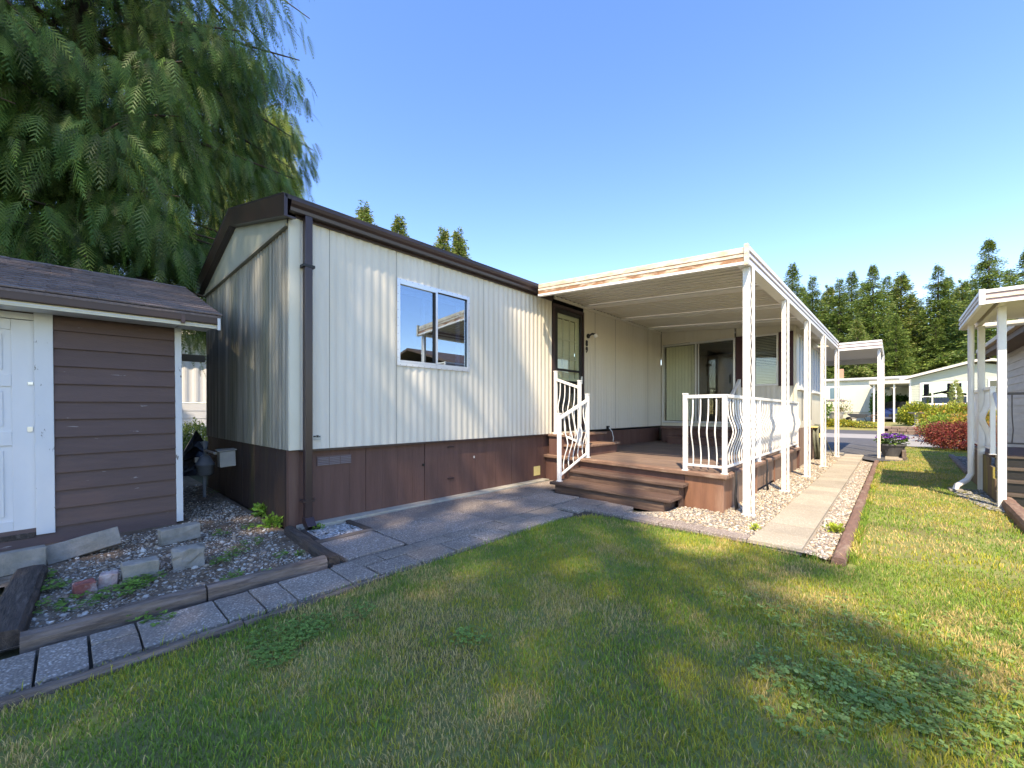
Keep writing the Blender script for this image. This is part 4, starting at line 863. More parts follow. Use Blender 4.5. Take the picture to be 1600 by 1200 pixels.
for v_ in range(4):
    w = .295; m = MB(); th = .011
    a = Vector((0, 0, 0)); j = random.uniform(-.004, .004)
    P_ = [Vector((0, 0, 0)) + sd_ * (-.012 + j) + nr * .004, Vector((0, w, 0)) + sd_ * (-.012 - j) + nr * .004, Vector((0, w, 0)) + sd_ * ex_ * 1.15 - nr * .006, sd_ * ex_ * 1.15 - nr * .006]
    m.hexa([tuple(p) for p in P_] + [tuple(p + nr * (th + random.uniform(0, .003))) for p in P_])
    me = bpy.data.meshes.new('shingle'); me.from_pydata(m.v, [], m.f); me.materials.append(M_shingle); protos.append(me)
nsh = 0
for c_ in range(ncourse):
    off = (c_ % 2) * .15 + random.uniform(-.01, .01); y_ = RY + .012 - .295 - off * (1 if c_ % 2 else 0) + (0 if c_ % 2 == 0 else 0)
    yy_ = RY + .01 - (.145 if c_ % 2 else .295); first = c_ % 2
    while yy_ > LY - .2 and nsh < 200:
        o = bpy.data.objects.new('shingle', random.choice(protos)); C.objects.link(o); o.parent = shed
        p = Vector((EX, 0, EZ)) + sd_ * (c_ * ex_); o.location = Vector((p.x, yy_, p.z)) - Vector(shed.location); nsh += 1
        if first: o.scale = (1, .49, 1); first = 0
        yy_ -= .299
m = MB()
for k in range(12): m.hexa([(RX - .10, RY - .3 * (k + 1) + .01, RZ - .028), (RX + .10, RY - .3 * (k + 1) + .01, RZ - .028), (RX + .10, RY - .3 * k + .01, RZ - .028), (RX - .10, RY - .3 * k + .01, RZ - .028), (RX - .02, RY - .3 * (k + 1) + .01, RZ + .012), (RX + .02, RY - .3 * (k + 1) + .01, RZ + .012), (RX + .02, RY - .3 * k + .01, RZ + .016), (RX - .02, RY - .3 * k + .01, RZ + .016)])
m.build('ridge_cap', M_shingle, shed)
shed.rotation_euler = (math.radians(.5), 0, 0)
# needle litter on the shed roof and in the bed
def litter(name, label, n, fn, tints):
    x, y, z, dx, dy, dz2 = fn(n); n = len(x); L_ = rng.uniform(.02, .07, n); a = rng.uniform(0, 2 * PI, n)
    d = np.stack([np.cos(a), np.sin(a), dz2 * np.cos(a)], 1) * L_[:, None]; w = np.stack([-np.sin(a), np.cos(a), np.zeros(n)], 1) * .0022
    p = np.stack([x, y, z], 1); V = np.stack([p - w, p + w, p + d + w, p + d - w], 1).reshape(-1, 3)
    o = link(name, npmesh(name, V, np.arange(len(V)).reshape(-1, 4), np.repeat(pal(n, tints, .2), 4, 0)), M_litter)
    return tag(o, label, 'leaf litter', kind='stuff')
def roofpts(n):
    u = rng.random(n) ** .8; y = rng.uniform(-2.4, .9, n); k = rng.random(n) < np.clip(1.5 * vnoise(u * 3, y, 2.5, 5) - .25 + .5 * (y < -.0) - .5 * (y > .2), 0.02, 1); u, y = u[k], y[k]
    return EX + (RX - EX) * u, y, EZ + (RZ - EZ) * u + .022, 0, 0, (RZ - EZ) / (RX - EX)
litter('roof_needles', 'reddish brown dead cedar needles scattered on the shed roof', 3500, roofpts, [(.22, .10, .045), (.30, .15, .06), (.15, .08, .04)])
def bedpts(n):
    x = rng.uniform(-8, -3.15, n); y = rng.uniform(-.3, 1.42, n); k = inpoly(x, y, BEDV) & (rng.random(n) < vnoise(x, y, 3, 8) * 1.3); x, y = x[k], y[k]
    return x, y, np.full(len(x), .006) + rng.uniform(0, .012, len(x)), 0, 0, 0
litter('bed_needles', 'brown needles and twigs lying on the soil and pebbles of the bed', 5200, bedpts, [(.17, .10, .06), (.24, .16, .09), (.11, .07, .04)])

# ------------------------------------------------------------------ neighbour on the right
nb_ = thing('neighbouring_home', 'weathered lap sided neighbouring home at the right edge behind its porch', 'mobile home', (4.2, 11.5, 0))
for k in range(15):
    z0 = .32 + k * .16
    MB().hexa([(1.96, 8.4, z0), (1.99, 8.4, z0), (1.99, 15, z0), (1.96, 15, z0), (1.975, 8.4, z0 + .165), (1.99, 8.4, z0 + .165), (1.99, 15, z0 + .165), (1.975, 15, z0 + .165)]).build('siding_board', M_lapgrey, nb_)
B('wall', M_lapgrey, nb_, (1.9905, 8.4, 0, 2.02, 15, 2.7), (2.021, 8.4, 0, 6.5, 8.43, 2.7), (2.021, 14.97, 0, 6.5, 15, 2.7))
M_nroof = mat('brown_fascia_boards', (.13, .085, .06), .7, (.08, .055, .04), 6, .7)
for s_, xa in ((1, 1.58), (-1, 6.95)):
    xm = 4.25
    MB().hexa([(xa, 8.2, 2.62), (xm, 8.2, 3.35), (xm, 15.25, 3.35), (xa, 15.25, 2.62), (xa, 8.2, 2.70), (xm, 8.2, 3.43), (xm, 15.25, 3.43), (xa, 15.25, 2.70)]).build('roof', M_nroof, nb_)
B('eave_gutter', mat('tan_gutter', (.45, .36, .27), .5), nb_, (1.50, 8.2, 2.58, 1.575, 15.2, 2.66)); B('eave_fascia', M_nroof, nb_, (1.5755, 8.2, 2.47, 1.61, 15.2, 2.615)); B('soffit', M_nroof, nb_, (1.611, 8.2, 2.50, 1.965, 15.2, 2.52))
MB().tube([(1.53, 15.15, 2.58), (1.53, 15.18, 2.48), (1.60, 15.2, 2.42), (1.72, 15.15, 2.45)], .03, 8).build('gutter_outlet', M_nroof, nb_)
# its porch canopy
nc = thing('neighbour_canopy', 'white flat porch canopy on square posts at the right edge of the picture', 'porch roof', (2.0, 8.2, 0))
cx0, cx1, cy0, cy1 = .74, 3.3, 7.2, 9.25
V = []; Fs = []; y_ = cy0 + .03; pr = []
while y_ < cy1 - .05:
    for f, o_ in ((0, 0), (.3, .012), (.5, .012), (.8, 0)): pr.append((y_ + f * .1, o_))
    y_ += .1
for (ya, oa), (yb_, ob) in zip(pr[:-1], pr[1:]):
    n = len(V); V += [(cx0 + .02, ya, 2.47 + oa), (cx0 + .02, yb_, 2.47 + ob), (cx1, yb_, 2.52 + ob), (cx1, ya, 2.52 + oa)]; Fs.append((n, n + 1, n + 2, n + 3))
me = bpy.data.meshes.new('roof_sheet'); me.from_pydata(V, [], Fs); me.update(); link('roof_sheet', me, M_canopy, nc)
for lo, hi, mt_, o_ in ((0, .035, M_white, 0), (.036, .062, M_taupe, .012), (.063, .10, M_dirtyw, 0), (.101, .125, M_taupe, .012), (.126, .165, M_white, 0)):
    B('fascia', mt_, nc, (cx0 + .045, cy0 + o_, 2.395 + lo, cx1, cy0 + .025, 2.395 + hi)); B('fascia', mt_, nc, (cx0 + o_, cy0 + .031, 2.395 + lo, cx0 + .03, cy1, 2.395 + hi))
B('fascia_corner', M_white, nc, (cx0 - .005, cy0 - .008, 2.39, cx0 + .044, cy0 + .03, 2.57))
B('gutter_floor', M_cream, nc, (cx0 + .0305, cy0 + .04, 2.40, cx0 + .12, cy1, 2.415)); B('beam', M_cream, nc, (.905, cy0 + .05, 2.40, .955, cy1, 2.465)); B('beam', M_white, nc, (cx0 + .031, cy1 + .001, 2.39, cx1, cy1 + .04, 2.47))
for x_, y_ in ((.955, 7.58), (.95, 9.08), (3.1, 7.58)): B('post', M_post, nc, (x_ - .035, y_ - .035, 0, x_ + .035, y_ + .035, 2.40), bevel=.006)
MB().tube([(.83, 8.88, 2.40), (.83, 8.88, .25), (.79, 8.84, .16), (.68, 8.72, .08), (.66, 8.70, .02)], [.035] * 5, 10).build('downspout', M_post, nc, smooth=False)
nd = thing('neighbour_deck', 'dark brown neighbouring deck with four steps and mossy side boards', 'deck', (1.9, 9.3, 0))
for k in range(11): B('deck_board', M_skirt, nd, (.98, 8.48 + k * .18, .53, 1.955, 8.655 + k * .18, .57))
for k in range(4):
    zt = .14 * (k + 1)
    B('tread', mat('dark_tread', (.09, .07, .055), .8, (.05, .04, .035), 8), nd, (1.0, 7.80 + .2 * k - .02, zt - .025, 1.955, 7.80 + .2 * k + .17, zt)); B('riser', M_black, nd, (1.0, 7.80 + .2 * k, zt - .14, 1.955, 7.80 + .2 * k + .02, zt - .0255))
M_mossb = mat('mossy_deck_side', (.16, .115, .07), .85, (.08, .055, .04), 5, .8, (3, 3, .5), col3=(.26, .22, .05), n3scale=2, n3lo=.5, n3hi=.65)
for k in range(5): B('side_board', M_mossb, nd, (.96, 7.80 + .14 * k, 0, .98, 7.935 + .14 * k, .14 + .14 * int((k * .14) / .2) ))
for k in range(14): B('side_board', M_mossb, nd, (.96, 8.50 + .14 * k, 0, .98, 8.635 + .14 * k, .53))
rail('white curved railing along the near side of the neighbouring deck', ((.985, 8.45, .57), (.985, 10.4, .57)), ((.985, 8.45, .57, .90), (.985, 10.4, .57, .90)), step=.10, bulge=(-1, 0))
nr_ = thing('railing', 'grey shaded railing across the far end of the neighbouring deck', 'railing', (1.5, 10.42, .57))
M_greyrail = mat('shade_grey_rail_paint', (.22, .20, .18), .6)  # shade on this railing is put into its colour as grey
B('top_rail', M_greyrail, nr_, (1.03, 10.40, 1.42, 1.955, 10.44, 1.46)); B('bottom_rail', M_greyrail, nr_, (1.03, 10.40, .62, 1.955, 10.43, .645))
for k in range(6):
    x_ = 1.12 + k * .15; MB().tube([(x_, 10.42, .645), (x_ + .01, 10.40, .85), (x_ + .0, 10.42, 1.1), (x_, 10.42, 1.42)], .008, 6).build('baluster', M_greyrail, nr_)
hr2 = thing('handrail', 'short white curved handrail on the neighbouring steps behind the canopy post', 'handrail', (1.0, 8.1, .2))
MB().tube([(1.0, 8.44, 1.40), (1.0, 7.85, .98), (1.0, 7.80, .80), (1.0, 8.0, .62)], .02, 8).build('rail', M_white, hr2, smooth=True)
timber((1.02, 7.80), (.96, 6.0), .12, .14, 'thick reddish timber edging beside the neighbouring steps at the right edge', M_redtimber)
timber((1.10, 15.4), (1.02, 11.2), .10, .08, 'grey timber edging the planting bed beyond the canopy downspout', M_timber)
P_ = [(.62, 8.9), (.95, 9.0), (.96, 7.7), (.95, 7.2), (.82, 7.3), (.68, 8.0)]
x, y = scatter(3000, .6, 1.0, 7.1, 9.1, P_)
pebbles('canopy_gravel', x, y, np.full(len(x), 0.), .008 + .012 * rng.random(len(x)), pal(len(x), [(.22, .22, .22), (.14, .15, .12), (.3, .3, .28), (.16, .15, .06)], .2), 'dark mossy gravel around the foot of the neighbouring canopy downspout', 'gravel')
P_ = [(1.12, 15.3), (1.06, 11.2), (2.0, 11.2), (2.0, 15.4)]
x, y = scatter(2600, 1.0, 2.0, 11.1, 15.4, P_)
pebbles('far_bed_gravel', x, y, np.full(len(x), 0.), .015 + .02 * rng.random(len(x)), pal(len(x), [(.18, .18, .18), (.12, .13, .10), (.26, .26, .24)], .2), 'dark gravel in the timber edged bed beyond the neighbouring downspout', 'gravel')
tag(B('splash_block', M_conc, None, (.60, 8.60, 0, .74, 8.82, .03), bevel=.005), 'small concrete splash block under the neighbouring downspout', 'splash block')
tag(B('paving_stone', M_conc, None, (.93, 7.38, -.02, 1.10, 7.56, .02), bevel=.006), 'dark concrete stone under the nearest canopy post on the right', 'stone')

# planter and its slab
tag(B('concrete_slab', M_walk, None, (-.14, 13.25, -.03, .17, 14.5, .03), bevel=.006), 'pale concrete slab under the grey flower tub by the carport post', 'slab')
tag(B('edging_post', M_timber, None, (.16, 13.50, -.02, .235, 14.6, .20), bevel=.01), 'grey timber edging piece right of the flower tub', 'timber')
tb = MB(); tb.lathe((-.02, 14.05, .03), [(.17, 0), (.22, .16), (.26, .27), (.275, .27), (.275, .31), (.24, .31), (.235, .26)], 20)
tub = tag(tb.build('flower_tub', M_tub, smooth=False), 'slate grey round tub planted with petunias beside the carport post', 'planter')
def plant(name, label, cat, c, r, n, size, cols, group=None, asp=.5, up=.3, seed=0, flowers=None, droop=0, lump=.25, stem=None, shell=.55):
    V = []; T = []
    d = rng.normal(size=(n, 3)); d /= np.linalg.norm(d, axis=1, keepdims=True)
    rr = (shell + (1 - shell) * rng.random(n)) * (1 + lump * (vnoise(d[:, 0] * 2 + c[0], d[:, 1] * 2 + d[:, 2] * 2 + c[1], 2.2, seed + 1) * 2 - 1))
    p = np.array(c) + d * rr[:, None] * np.array(r)
    k = p[:, 2] > c[2] - r[2] * .8; p = p[k]; d = d[k]
    ld = d + rng.normal(0, .6, d.shape); ld[:, 2] += up - droop
    leafcloud(V, T, p, ld, size * rng.uniform(.6, 1.3, len(p)), pal(len(p), cols, .2), asp)
    if flowers:
        nf, fs, fc = flowers; d = rng.normal(size=(nf, 3)); d[:, 2] = np.abs(d[:, 2]) + .3; d /= np.linalg.norm(d, axis=1, keepdims=True)
        pf = np.array(c) + d * np.array(r) * 1.02; cf = pal(nf, fc, .1)
        for q in range(5):
            a = q * 2 * PI / 5; leafcloud(V, T, pf, np.stack([np.full(nf, math.cos(a)), np.full(nf, math.sin(a)), np.full(nf, .25)], 1), np.full(nf, fs), cf, .9)
    root = thing(name, label, cat, (c[0], c[1], c[2] - r[2]), group)
    cloudobj('foliage', V, T, M_tinted, root)
    m = MB()
    for q in range(stem or 5):
        a = random.uniform(0, 2 * PI); m.tube([(c[0], c[1], max(0, c[2] - r[2] * 1.1)), (c[0] + math.cos(a) * r[0] * .3, c[1] + math.sin(a) * r[1] * .3, c[2] - r[2] * .3), (c[0] + math.cos(a) * r[0] * .55, c[1] + math.sin(a) * r[1] * .55, c[2] + r[2] * .3)], [.012, .008, .004] if r[0] < .5 else [.04, .025, .01], 5)
    m.build('stems', M_bark, root)
    return root
PUR = [(.16, .03, .42), (.24, .06, .50), (.40, .22, .62), (.10, .02, .26)]
plant('petunia_plant', 'purple and lilac petunias spilling over the grey tub', 'flowers', (-.02, 14.05, .44), (.30, .30, .15), 900, .06, [(.10, .20, .04), (.16, .28, .05), (.07, .13, .04)], flowers=(120, .045, PUR))
# shrubs across the lawn
plant('red_maple_shrub', 'low wide dark red laceleaf maple on the lawn beside the neighbouring porch', 'shrub', (1.55, 18.0, .42), (.95, .95, .42), 17000, .062, [(.26, .045, .045), (.18, .03, .03), (.32, .08, .06), (.25, .11, .05), (.14, .035, .02)], droop=.5, lump=.45, asp=.4, seed=3)
YG = [(.36, .38, .04), (.26, .32, .03), (.46, .42, .06), (.16, .22, .03), (.10, .15, .02)]
plant('golden_shrub', 'bright yellow green shrub behind the stone bird bath, leftmost of the garden shrubs', 'shrub', (1.02, 31.2, .95), (.85, .9, .65), 8000, .10, YG, seed=4)
plant('golden_shrub', 'large yellow and orange tinged shrub under the wide window of the grey green house', 'shrub', (2.1, 27.2, .78), (1.15, 1.2, .72), 12000, .10, YG + [(.45, .25, .05), (.30, .34, .04)], seed=5)
plant('golden_shrub', 'orange tipped lime shrub rising just behind the red maple', 'shrub', (2.35, 21.6, .62), (.95, .9, .60), 9000, .08, [(.36, .34, .05), (.42, .24, .05), (.20, .28, .04), (.5, .3, .08)], seed=6)
plant('lime_shrub', 'lime green shrub left of and behind the red maple', 'shrub', (1.35, 22.2, .5), (.55, .6, .5), 5000, .07, [(.22, .32, .04), (.14, .24, .03), (.32, .40, .06)], seed=7)
plant('young_conifer', 'pale green slender young tree in front of the wide window', 'tree', (2.3, 30.0, 1.9), (.22, .22, .8), 900, .10, [(.26, .30, .08), (.34, .36, .12)], seed=8)
plant('green_shrub', 'fresh green shrub at the end of the sunroom by the road', 'shrub', (-4.05, 33.5, 1.3), (1.1, 1.0, .95), 3600, .17, [(.12, .24, .03), (.20, .32, .05), (.07, .14, .02)], seed=9)
plant('flower_patch', 'low yellow flowering ground cover in front of the cream house', 'flowers', (-2.9, 34.2, .38), (1.3, .6, .22), 2600, .13, [(.50, .40, .04), (.34, .36, .05), (.20, .26, .05)], seed=10)
plant('flower_patch', 'sparse yellow flowers beside the dark wheelbarrow', 'flowers', (-1.2, 33.9, .32), (.7, .4, .18), 900, .11, [(.50, .42, .08), (.22, .3, .06)], seed=11)
plant('climbing_rose', 'thin straggly rose against the cream house wall behind the stone pot', 'plant', (-2.7, 36.0, 1.3), (.75, .3, .7), 700, .11, [(.30, .34, .12), (.45, .33, .2), (.2, .26, .08)], seed=12, shell=.1)
# stone retaining wall, bird bath
rw = thing('retaining_wall', 'low brown block retaining wall beyond the road below the yellow shrubs', 'wall', (.6, 28.6, 0))
for r_ in range(3):
    x_ = -.35 + (.17 if r_ % 2 else 0)
    while x_ < 1.75:
        w = random.uniform(.28, .36); B('stone', M_block, rw, (x_, 28.45 + random.uniform(-.02, .02), r_ * .135, x_ + w - .015, 28.74, r_ * .135 + .125), bevel=.015); x_ += w
bb = thing('bird_bath', 'small pale stone bird bath on the retaining wall before the yellow shrub', 'bird bath', (.88, 29.0, .35))
MB().lathe((.88, 29.0, .34), [(.20, 0), (.20, .05), (.10, .12), (.07, .35), (.09, .62), (.12, .66)], 14).build('pedestal', M_conc2, bb, smooth=False)
MB().lathe((.88, 29.0, 1.0), [(.10, 0), (.30, .07), (.33, .12), (.29, .12), (.15, .06)], 18).build('bowl', M_conc2, bb)

# ------------------------------------------------------------------ houses across the road
gh = thing('grey_green_house', 'grey green lap sided house with wide white window across the road', 'house', (3.2, 42, .4))
GY = 39.6; G0 = .43
for k in range(17):
    z0 = G0 + .05 + k * .17
    MB().hexa([(.93, GY - .03, z0), (6.2, GY - .03, z0), (6.2, GY, z0), (.93, GY, z0), (.93, GY - .012, z0 + .172), (6.2, GY - .012, z0 + .172), (6.2, GY, z0 + .172), (.93, GY, z0 + .172)]).build('siding_board', M_green_siding, gh)
B('corner_board', M_white, gh, (.83, GY - .045, G0, .93, GY + .1, 3.4))
MB().add([(.9, GY + .0, G0), (6.2, GY, G0), (6.2, GY, 3.85), (4.3, GY, 4.22), (3.7, GY, 4.22), (.9, GY, 3.42)], [(0, 1, 2, 3, 4, 5)]).build('gable_wall', M_green_siding, gh)
B('side_wall', M_green_siding, gh, (.9, GY + .01, G0, .93, 50, 3.42), (6.17, GY + .01, G0, 6.2, 50, 3.4), (.94, 49.9, G0, 6.16, 50, 3.4))
for (xa, za), (xb, zb) in zip([(.35, 3.30), (3.85, 4.32), (4.6, 4.32)], [(3.85, 4.32), (4.6, 4.32), (7.0, 3.6)]):
    MB().hexa([(xa, GY - .45, za), (xb, GY - .45, zb), (xb, 50.4, zb), (xa, 50.4, za), (xa, GY - .45, za + .16), (xb, GY - .45, zb + .16), (xb, 50.4, zb + .16), (xa, 50.4, za + .16)]).build('roof', mat('pale_fascia', (.55, .53, .48), .6), gh)
gw = B('window', M_white, gh, (1.35, GY - .07, 1.60, 3.60, GY - .031, 1.70), (1.35, GY - .07, 3.02, 3.60, GY - .031, 3.12), (1.35, GY - .07, 1.701, 1.44, GY - .031, 3.019), (3.51, GY - .07, 1.701, 3.60, GY - .031, 3.019))
for x_ in (1.92, 3.0): B('mullion', M_white, gw, (x_, GY - .07, 1.701, x_ + .07, GY - .031, 3.019))
for xa, xb in ((1.441, 1.919), (3.071, 3.509)): B('transom', M_white, gw, (xa, GY - .065, 2.14, xb, GY - .033, 2.19))
for xa, xb in ((1.441, 1.919), (1.991, 2.999), (3.071, 3.509)): B('pane', M_glass, gw, (xa, GY - .05, 1.701, xb, GY - .045, 3.019))
B('window_backing', M_dark, gh, (1.4, GY - .034, 1.65, 3.55, GY - .0305, 3.05))
gw = B('window', M_white, gh, (4.42, GY - .07, 2.1, 5.2, GY - .031, 3.2)); B('pane', M_carglass, gw, (4.5, GY - .08, 2.2, 5.1, GY - .071, 3.1))
B('window_box', mat('grey_window_box', (.25, .24, .22), .7), gh, (1.25, GY - .35, 1.33, 2.9, GY - .071, 1.52))
ch_ = thing('cream_house', 'long low cream mobile home with flat pale roof and brown flue across the road', 'mobile home', (-1.9, 45, .4))
CY = 43.0
B('wall', M_farcream, ch_, (-12, CY, 1.15, 2.6, CY + .1, 3.72), (-12, CY + 3.9, G0, 2.6, CY + 4, 3.7), (2.5, CY + .101, G0, 2.6, CY + 3.899, 3.7))
B('skirting', mat('far_skirting', (.50, .49, .41), .7), ch_, (-12, CY - .02, G0 - .05, 2.6, CY + .03, 1.149)); B('skirt_trim', M_farcream, ch_, (-12, CY - .05, 1.10, 2.6, CY - .021, 1.16))
B('roof', mat('pale_metal_roof', (.52, .53, .52), .5), ch_, (-12.2, CY - .25, 3.72, 2.9, CY + 4.2, 3.84)); B('roof_edge', mat('grey_roof_edge', (.28, .29, .29), .5), ch_, (-12.2, CY - .255, 3.64, 2.9, CY - .2505, 3.72))
B('chimney', M_chim, ch_, (-3.45, CY + 1.4, 3.84, -3.05, CY + 1.8, 4.75))
for x_ in (-3.95, -.95):
    w = B('window', M_white, ch_, (x_, CY - .05, 2.15, x_ + .9, CY - .001, 3.15)); B('pane', mat('far_window_glass', (.12, .2, .24), .1, spec=.8), w, (x_ + .12, CY - .06, 2.2, x_ + .78, CY - .0505, 3.1))
    B('shutter', M_white, ch_, (x_ - .3, CY - .04, 2.1, x_ - .02, CY - .001, 3.2)); B('sill', M_taupe, ch_, (x_ - .3, CY - .06, 2.03, x_ + 1.1, CY - .001, 2.1))
gc = thing('far_carport', 'flat roofed carport between the cream house and the grey green house', 'carport', (0, 40.5, .4))
B('roof', mat('carport_fascia', (.50, .49, .44), .5), gc, (-1.2, 37.6, 3.02, .82, 42.8, 3.25)); 
for x_ in (-1.0, -.55, .02): B('post', M_white, gc, (x_, 37.8, .43, x_ + .09, 37.9, 3.02))
tag(B('storage_shed', mat('pale_green_panel', (.46, .54, .48), .6), None, (.2, 44.5, .43, 2.4, 46.5, 2.9)), 'pale green panel building glimpsed behind the far carport', 'shed')
def hedge(name, label, x0, y0, z0, x1, y1, z1, n, size, cols):
    V = []; T = []; p = rng.random((n, 3)); f = rng.integers(0, 3, n)
    for a in range(3):
        k = f == a; p[k, a] = np.round(p[k, a]) + rng.normal(0, .04, k.sum())
    p = p * np.array([x1 - x0, y1 - y0, z1 - z0]) + np.array([x0, y0, z0])
    leafcloud(V, T, p, rng.normal(size=(n, 3)) + np.array([0, -.4, .4]), size * rng.uniform(.6, 1.3, n), pal(n, cols, .2), .6)
    return tag(cloudobj(name, V, T, M_tinted), label, 'hedge')
hedge('hedge', 'clipped green hedge behind the parked blue car', -.9, 43.2 - 1.6, .45, .75, 42.2, 2.15, 6000, .16, [(.06, .15, .02), (.09, .20, .03), (.04, .09, .02)])
plant('columnar_shrub', 'tall rounded green shrub between the cream house and the carport post', 'shrub', (-.75, 40.2, 1.5), (.45, .45, 1.1), 2600, .15, [(.05, .13, .02), (.10, .22, .03)], seed=14)
ss = thing('entry_steps', 'brown wooden entry steps beside the dark car', 'steps', (-.75, 38.4, .43))
for k in range(4): B('tread', M_ply, ss, (-1.1, 38.2 + k * .25, .55 + k * .17, -.4, 38.43 + k * .25, .60 + k * .17))
B('stringer', M_step, ss, (-1.15, 38.2, .43, -1.1, 39.2, .9), (-.4, 38.2, .43, -.35, 39.2, .9))
# wheelbarrow, stone pot
wb = thing('wheelbarrow', 'dark wheelbarrow parked against the cream house skirting', 'wheelbarrow', (-1.6, 35.2, .4))
MB().hexa([(-2.0, 35.0, .75), (-1.35, 35.0, .72), (-1.35, 35.5, .72), (-2.0, 35.5, .75), (-2.25, 34.9, 1.02), (-1.15, 34.9, .98), (-1.15, 35.6, .98), (-2.25, 35.6, 1.02)]).build('tray', M_tub, wb)
m = MB().lathe((0, 0, 0), [(.06, -.05), (.18, -.05), (.18, .05), (.06, .05)], 16); m.v = [(-2.15 + a, 35.25 + c, .62 + b) for a, b, c in m.v]; m.build('wheel', M_rubber, wb)
for y_ in (35.05, 35.45): BAR('handle', M_timber, wb, (-2.15, y_, .64), (-.75, y_, .92), .04, .04); BAR('leg', M_black, wb, (-1.35, y_, .75), (-1.25, y_, .43), .03, .03)
tag(MB().lathe((-2.85, 35.6, .43), [(.30, 0), (.36, .3), (.42, .62), (.46, .66), (.40, .68)], 18).build('stone_pot', M_conc2), 'broad pale stone pot against the cream house', 'pot')
# blue car under the far carport (nose towards us)
car = thing('parked_car', 'dark blue car parked nose out under the far carport', 'car', (.25, 40, .43))
def loft(secs, name, mt, parent, smooth=True):
    m = MB(); k = len(secs[0])
    for s_ in secs: m.v += s_
    for i in range(len(secs) - 1):
        for j in range(k):
            j2 = (j + 1) % k; m.f.append((i * k + j, i * k + j2, (i + 1) * k + j2, (i + 1) * k + j))
    m.f.append(tuple(range(k - 1, -1, -1))); m.f.append(tuple((len(secs) - 1) * k + j for j in range(k)))
    return m.build(name, mt, parent, smooth=smooth, bevel=.02)
def sec(y_, w, zb, zs, zt_, wt): cx = .25; z = .43; return [(cx - w, y_, z + zb), (cx + w, y_, z + zb), (cx + w * 1.02, y_, z + (zb + zs) / 2), (cx + w, y_, z + zs), (cx + wt, y_, z + zt_), (cx - wt, y_, z + zt_), (cx - w, y_, z + zs), (cx - w * 1.02, y_, z + (zb + zs) / 2)]
loft([sec(38.0, .70, .30, .60, .66, .60), sec(38.12, .84, .22, .68, .76, .70), sec(38.6, .90, .20, .78, .90, .76), sec(39.3, .91, .20, .88, .98, .80), sec(41.6, .90, .20, .92, 1.0, .80), sec(42.3, .86, .24, .88, .98, .74), sec(42.42, .78, .3, .8, .9, .7)], 'body', M_carblue, car)
loft([sec(39.1, .78, .95, .97, .98, .76), sec(39.75, .74, .96, 1.30, 1.40, .60), sec(40.8, .74, .96, 1.34, 1.46, .60), sec(41.6, .74, .96, 1.28, 1.38, .58), sec(42.2, .74, .95, .97, .98, .70)], 'cabin', M_carglass, car)
for sx in (-1, 1):
    for y_ in (38.75, 41.5):
        m = MB().lathe((0, 0, 0), [(.20, -.1), (.31, -.1), (.33, -.06), (.33, .06), (.31, .1), (.20, .1)], 20); m.v = [(.25 + sx * .80 + c, y_ + a, .43 + .33 + b) for a, b, c in m.v]; wheel = m.build('wheel', M_rubber, car)
        m = MB().lathe((0, 0, 0), [(.20, -.105), (.05, -.09), (.05, .09), (.20, .105)], 16); m.v = [(.25 + sx * .80 + c, y_ + a, .43 + .33 + b) for a, b, c in m.v]; m.build('rim', M_chrome, wheel)
    MB().hexa([(.25 + sx * .50, 38.03, .43 + .58), (.25 + sx * .80, 38.10, .43 + .60), (.25 + sx * .84, 38.35, .43 + .62), (.25 + sx * .55, 38.2, .43 + .60), (.25 + sx * .50, 38.05, .43 + .70), (.25 + sx * .80, 38.12, .43 + .74), (.25 + sx * .84, 38.40, .43 + .78), (.25 + sx * .55, 38.2, .43 + .74)]).build('headlight', M_lampw, car)
    MB().hexa([(.25 + sx * .93, 39.35, .43 + .95), (.25 + sx * 1.08, 39.35, .43 + .95), (.25 + sx * 1.08, 39.45, .43 + .95), (.25 + sx * .93, 39.45, .43 + .95), (.25 + sx * .93, 39.35, .43 + 1.08), (.25 + sx * 1.08, 39.35, .43 + 1.08), (.25 + sx * 1.08, 39.45, .43 + 1.08), (.25 + sx * .93, 39.45, .43 + 1.08)]).build('mirror', M_carblue, car)
B('grille', M_black, car, (-.2, 37.98, .43 + .38, .70, 38.03, .43 + .54)); B('bumper', M_tub, car, (-.5, 37.96, .43 + .2, 1.0, 38.1, .43 + .34), bevel=.02)

# neighbouring white trailer seen in the gap behind the shed
wt = thing('white_trailer', 'bright white ribbed trailer glimpsed between the shed and the house', 'mobile home', (-21.5, 3.5, 0))
corr('wall_panel', M_whitewall, wt, 'y', -20, -4, 10, 1.50, 4.0, 1, pitch=.35, amp=.03)
for k in range(3): B('skirt_board', M_whitewall, wt, (-20.02, -4, 1.48 - .30 * (k + 1), -19.97, 10, 1.48 - .30 * k - .025))
B('skirt_base', M_whitewall, wt, (-20.05, -4, 0, -20.021, 10, 1.49)); B('eave', mat('blue_grey_eave', (.4, .45, .52), .5), wt, (-19.99, -4, 4.0, -19.6, 10, 4.06)); B('eave_fascia', M_cream, wt, (-19.62, -4, 4.061, -19.55, 10, 4.3)); B('roof', M_roof, wt, (-24, -4, 4.301, -19.6, 10, 4.4))
B('wall', M_whitewall, wt, (-24, -4, 0, -20.06, -3.95, 4.0), (-24, 9.95, 0, -20.06, 10, 4.0))
plant('green_shrub', 'sunlit shrub low in front of the white trailer in the gap beside the shed', 'shrub', (-14.6, 2.35, .35), (.9, .5, .5), 2500, .07, [(.20, .30, .05), (.30, .34, .08), (.12, .2, .04)], seed=20)
plant('green_shrub', 'leafy green plants growing behind the gas meter', 'shrub', (-10.5, 1.55, .3), (.7, .35, .42), 2600, .055, [(.10, .18, .04), (.16, .24, .05), (.2, .22, .08)], seed=21)
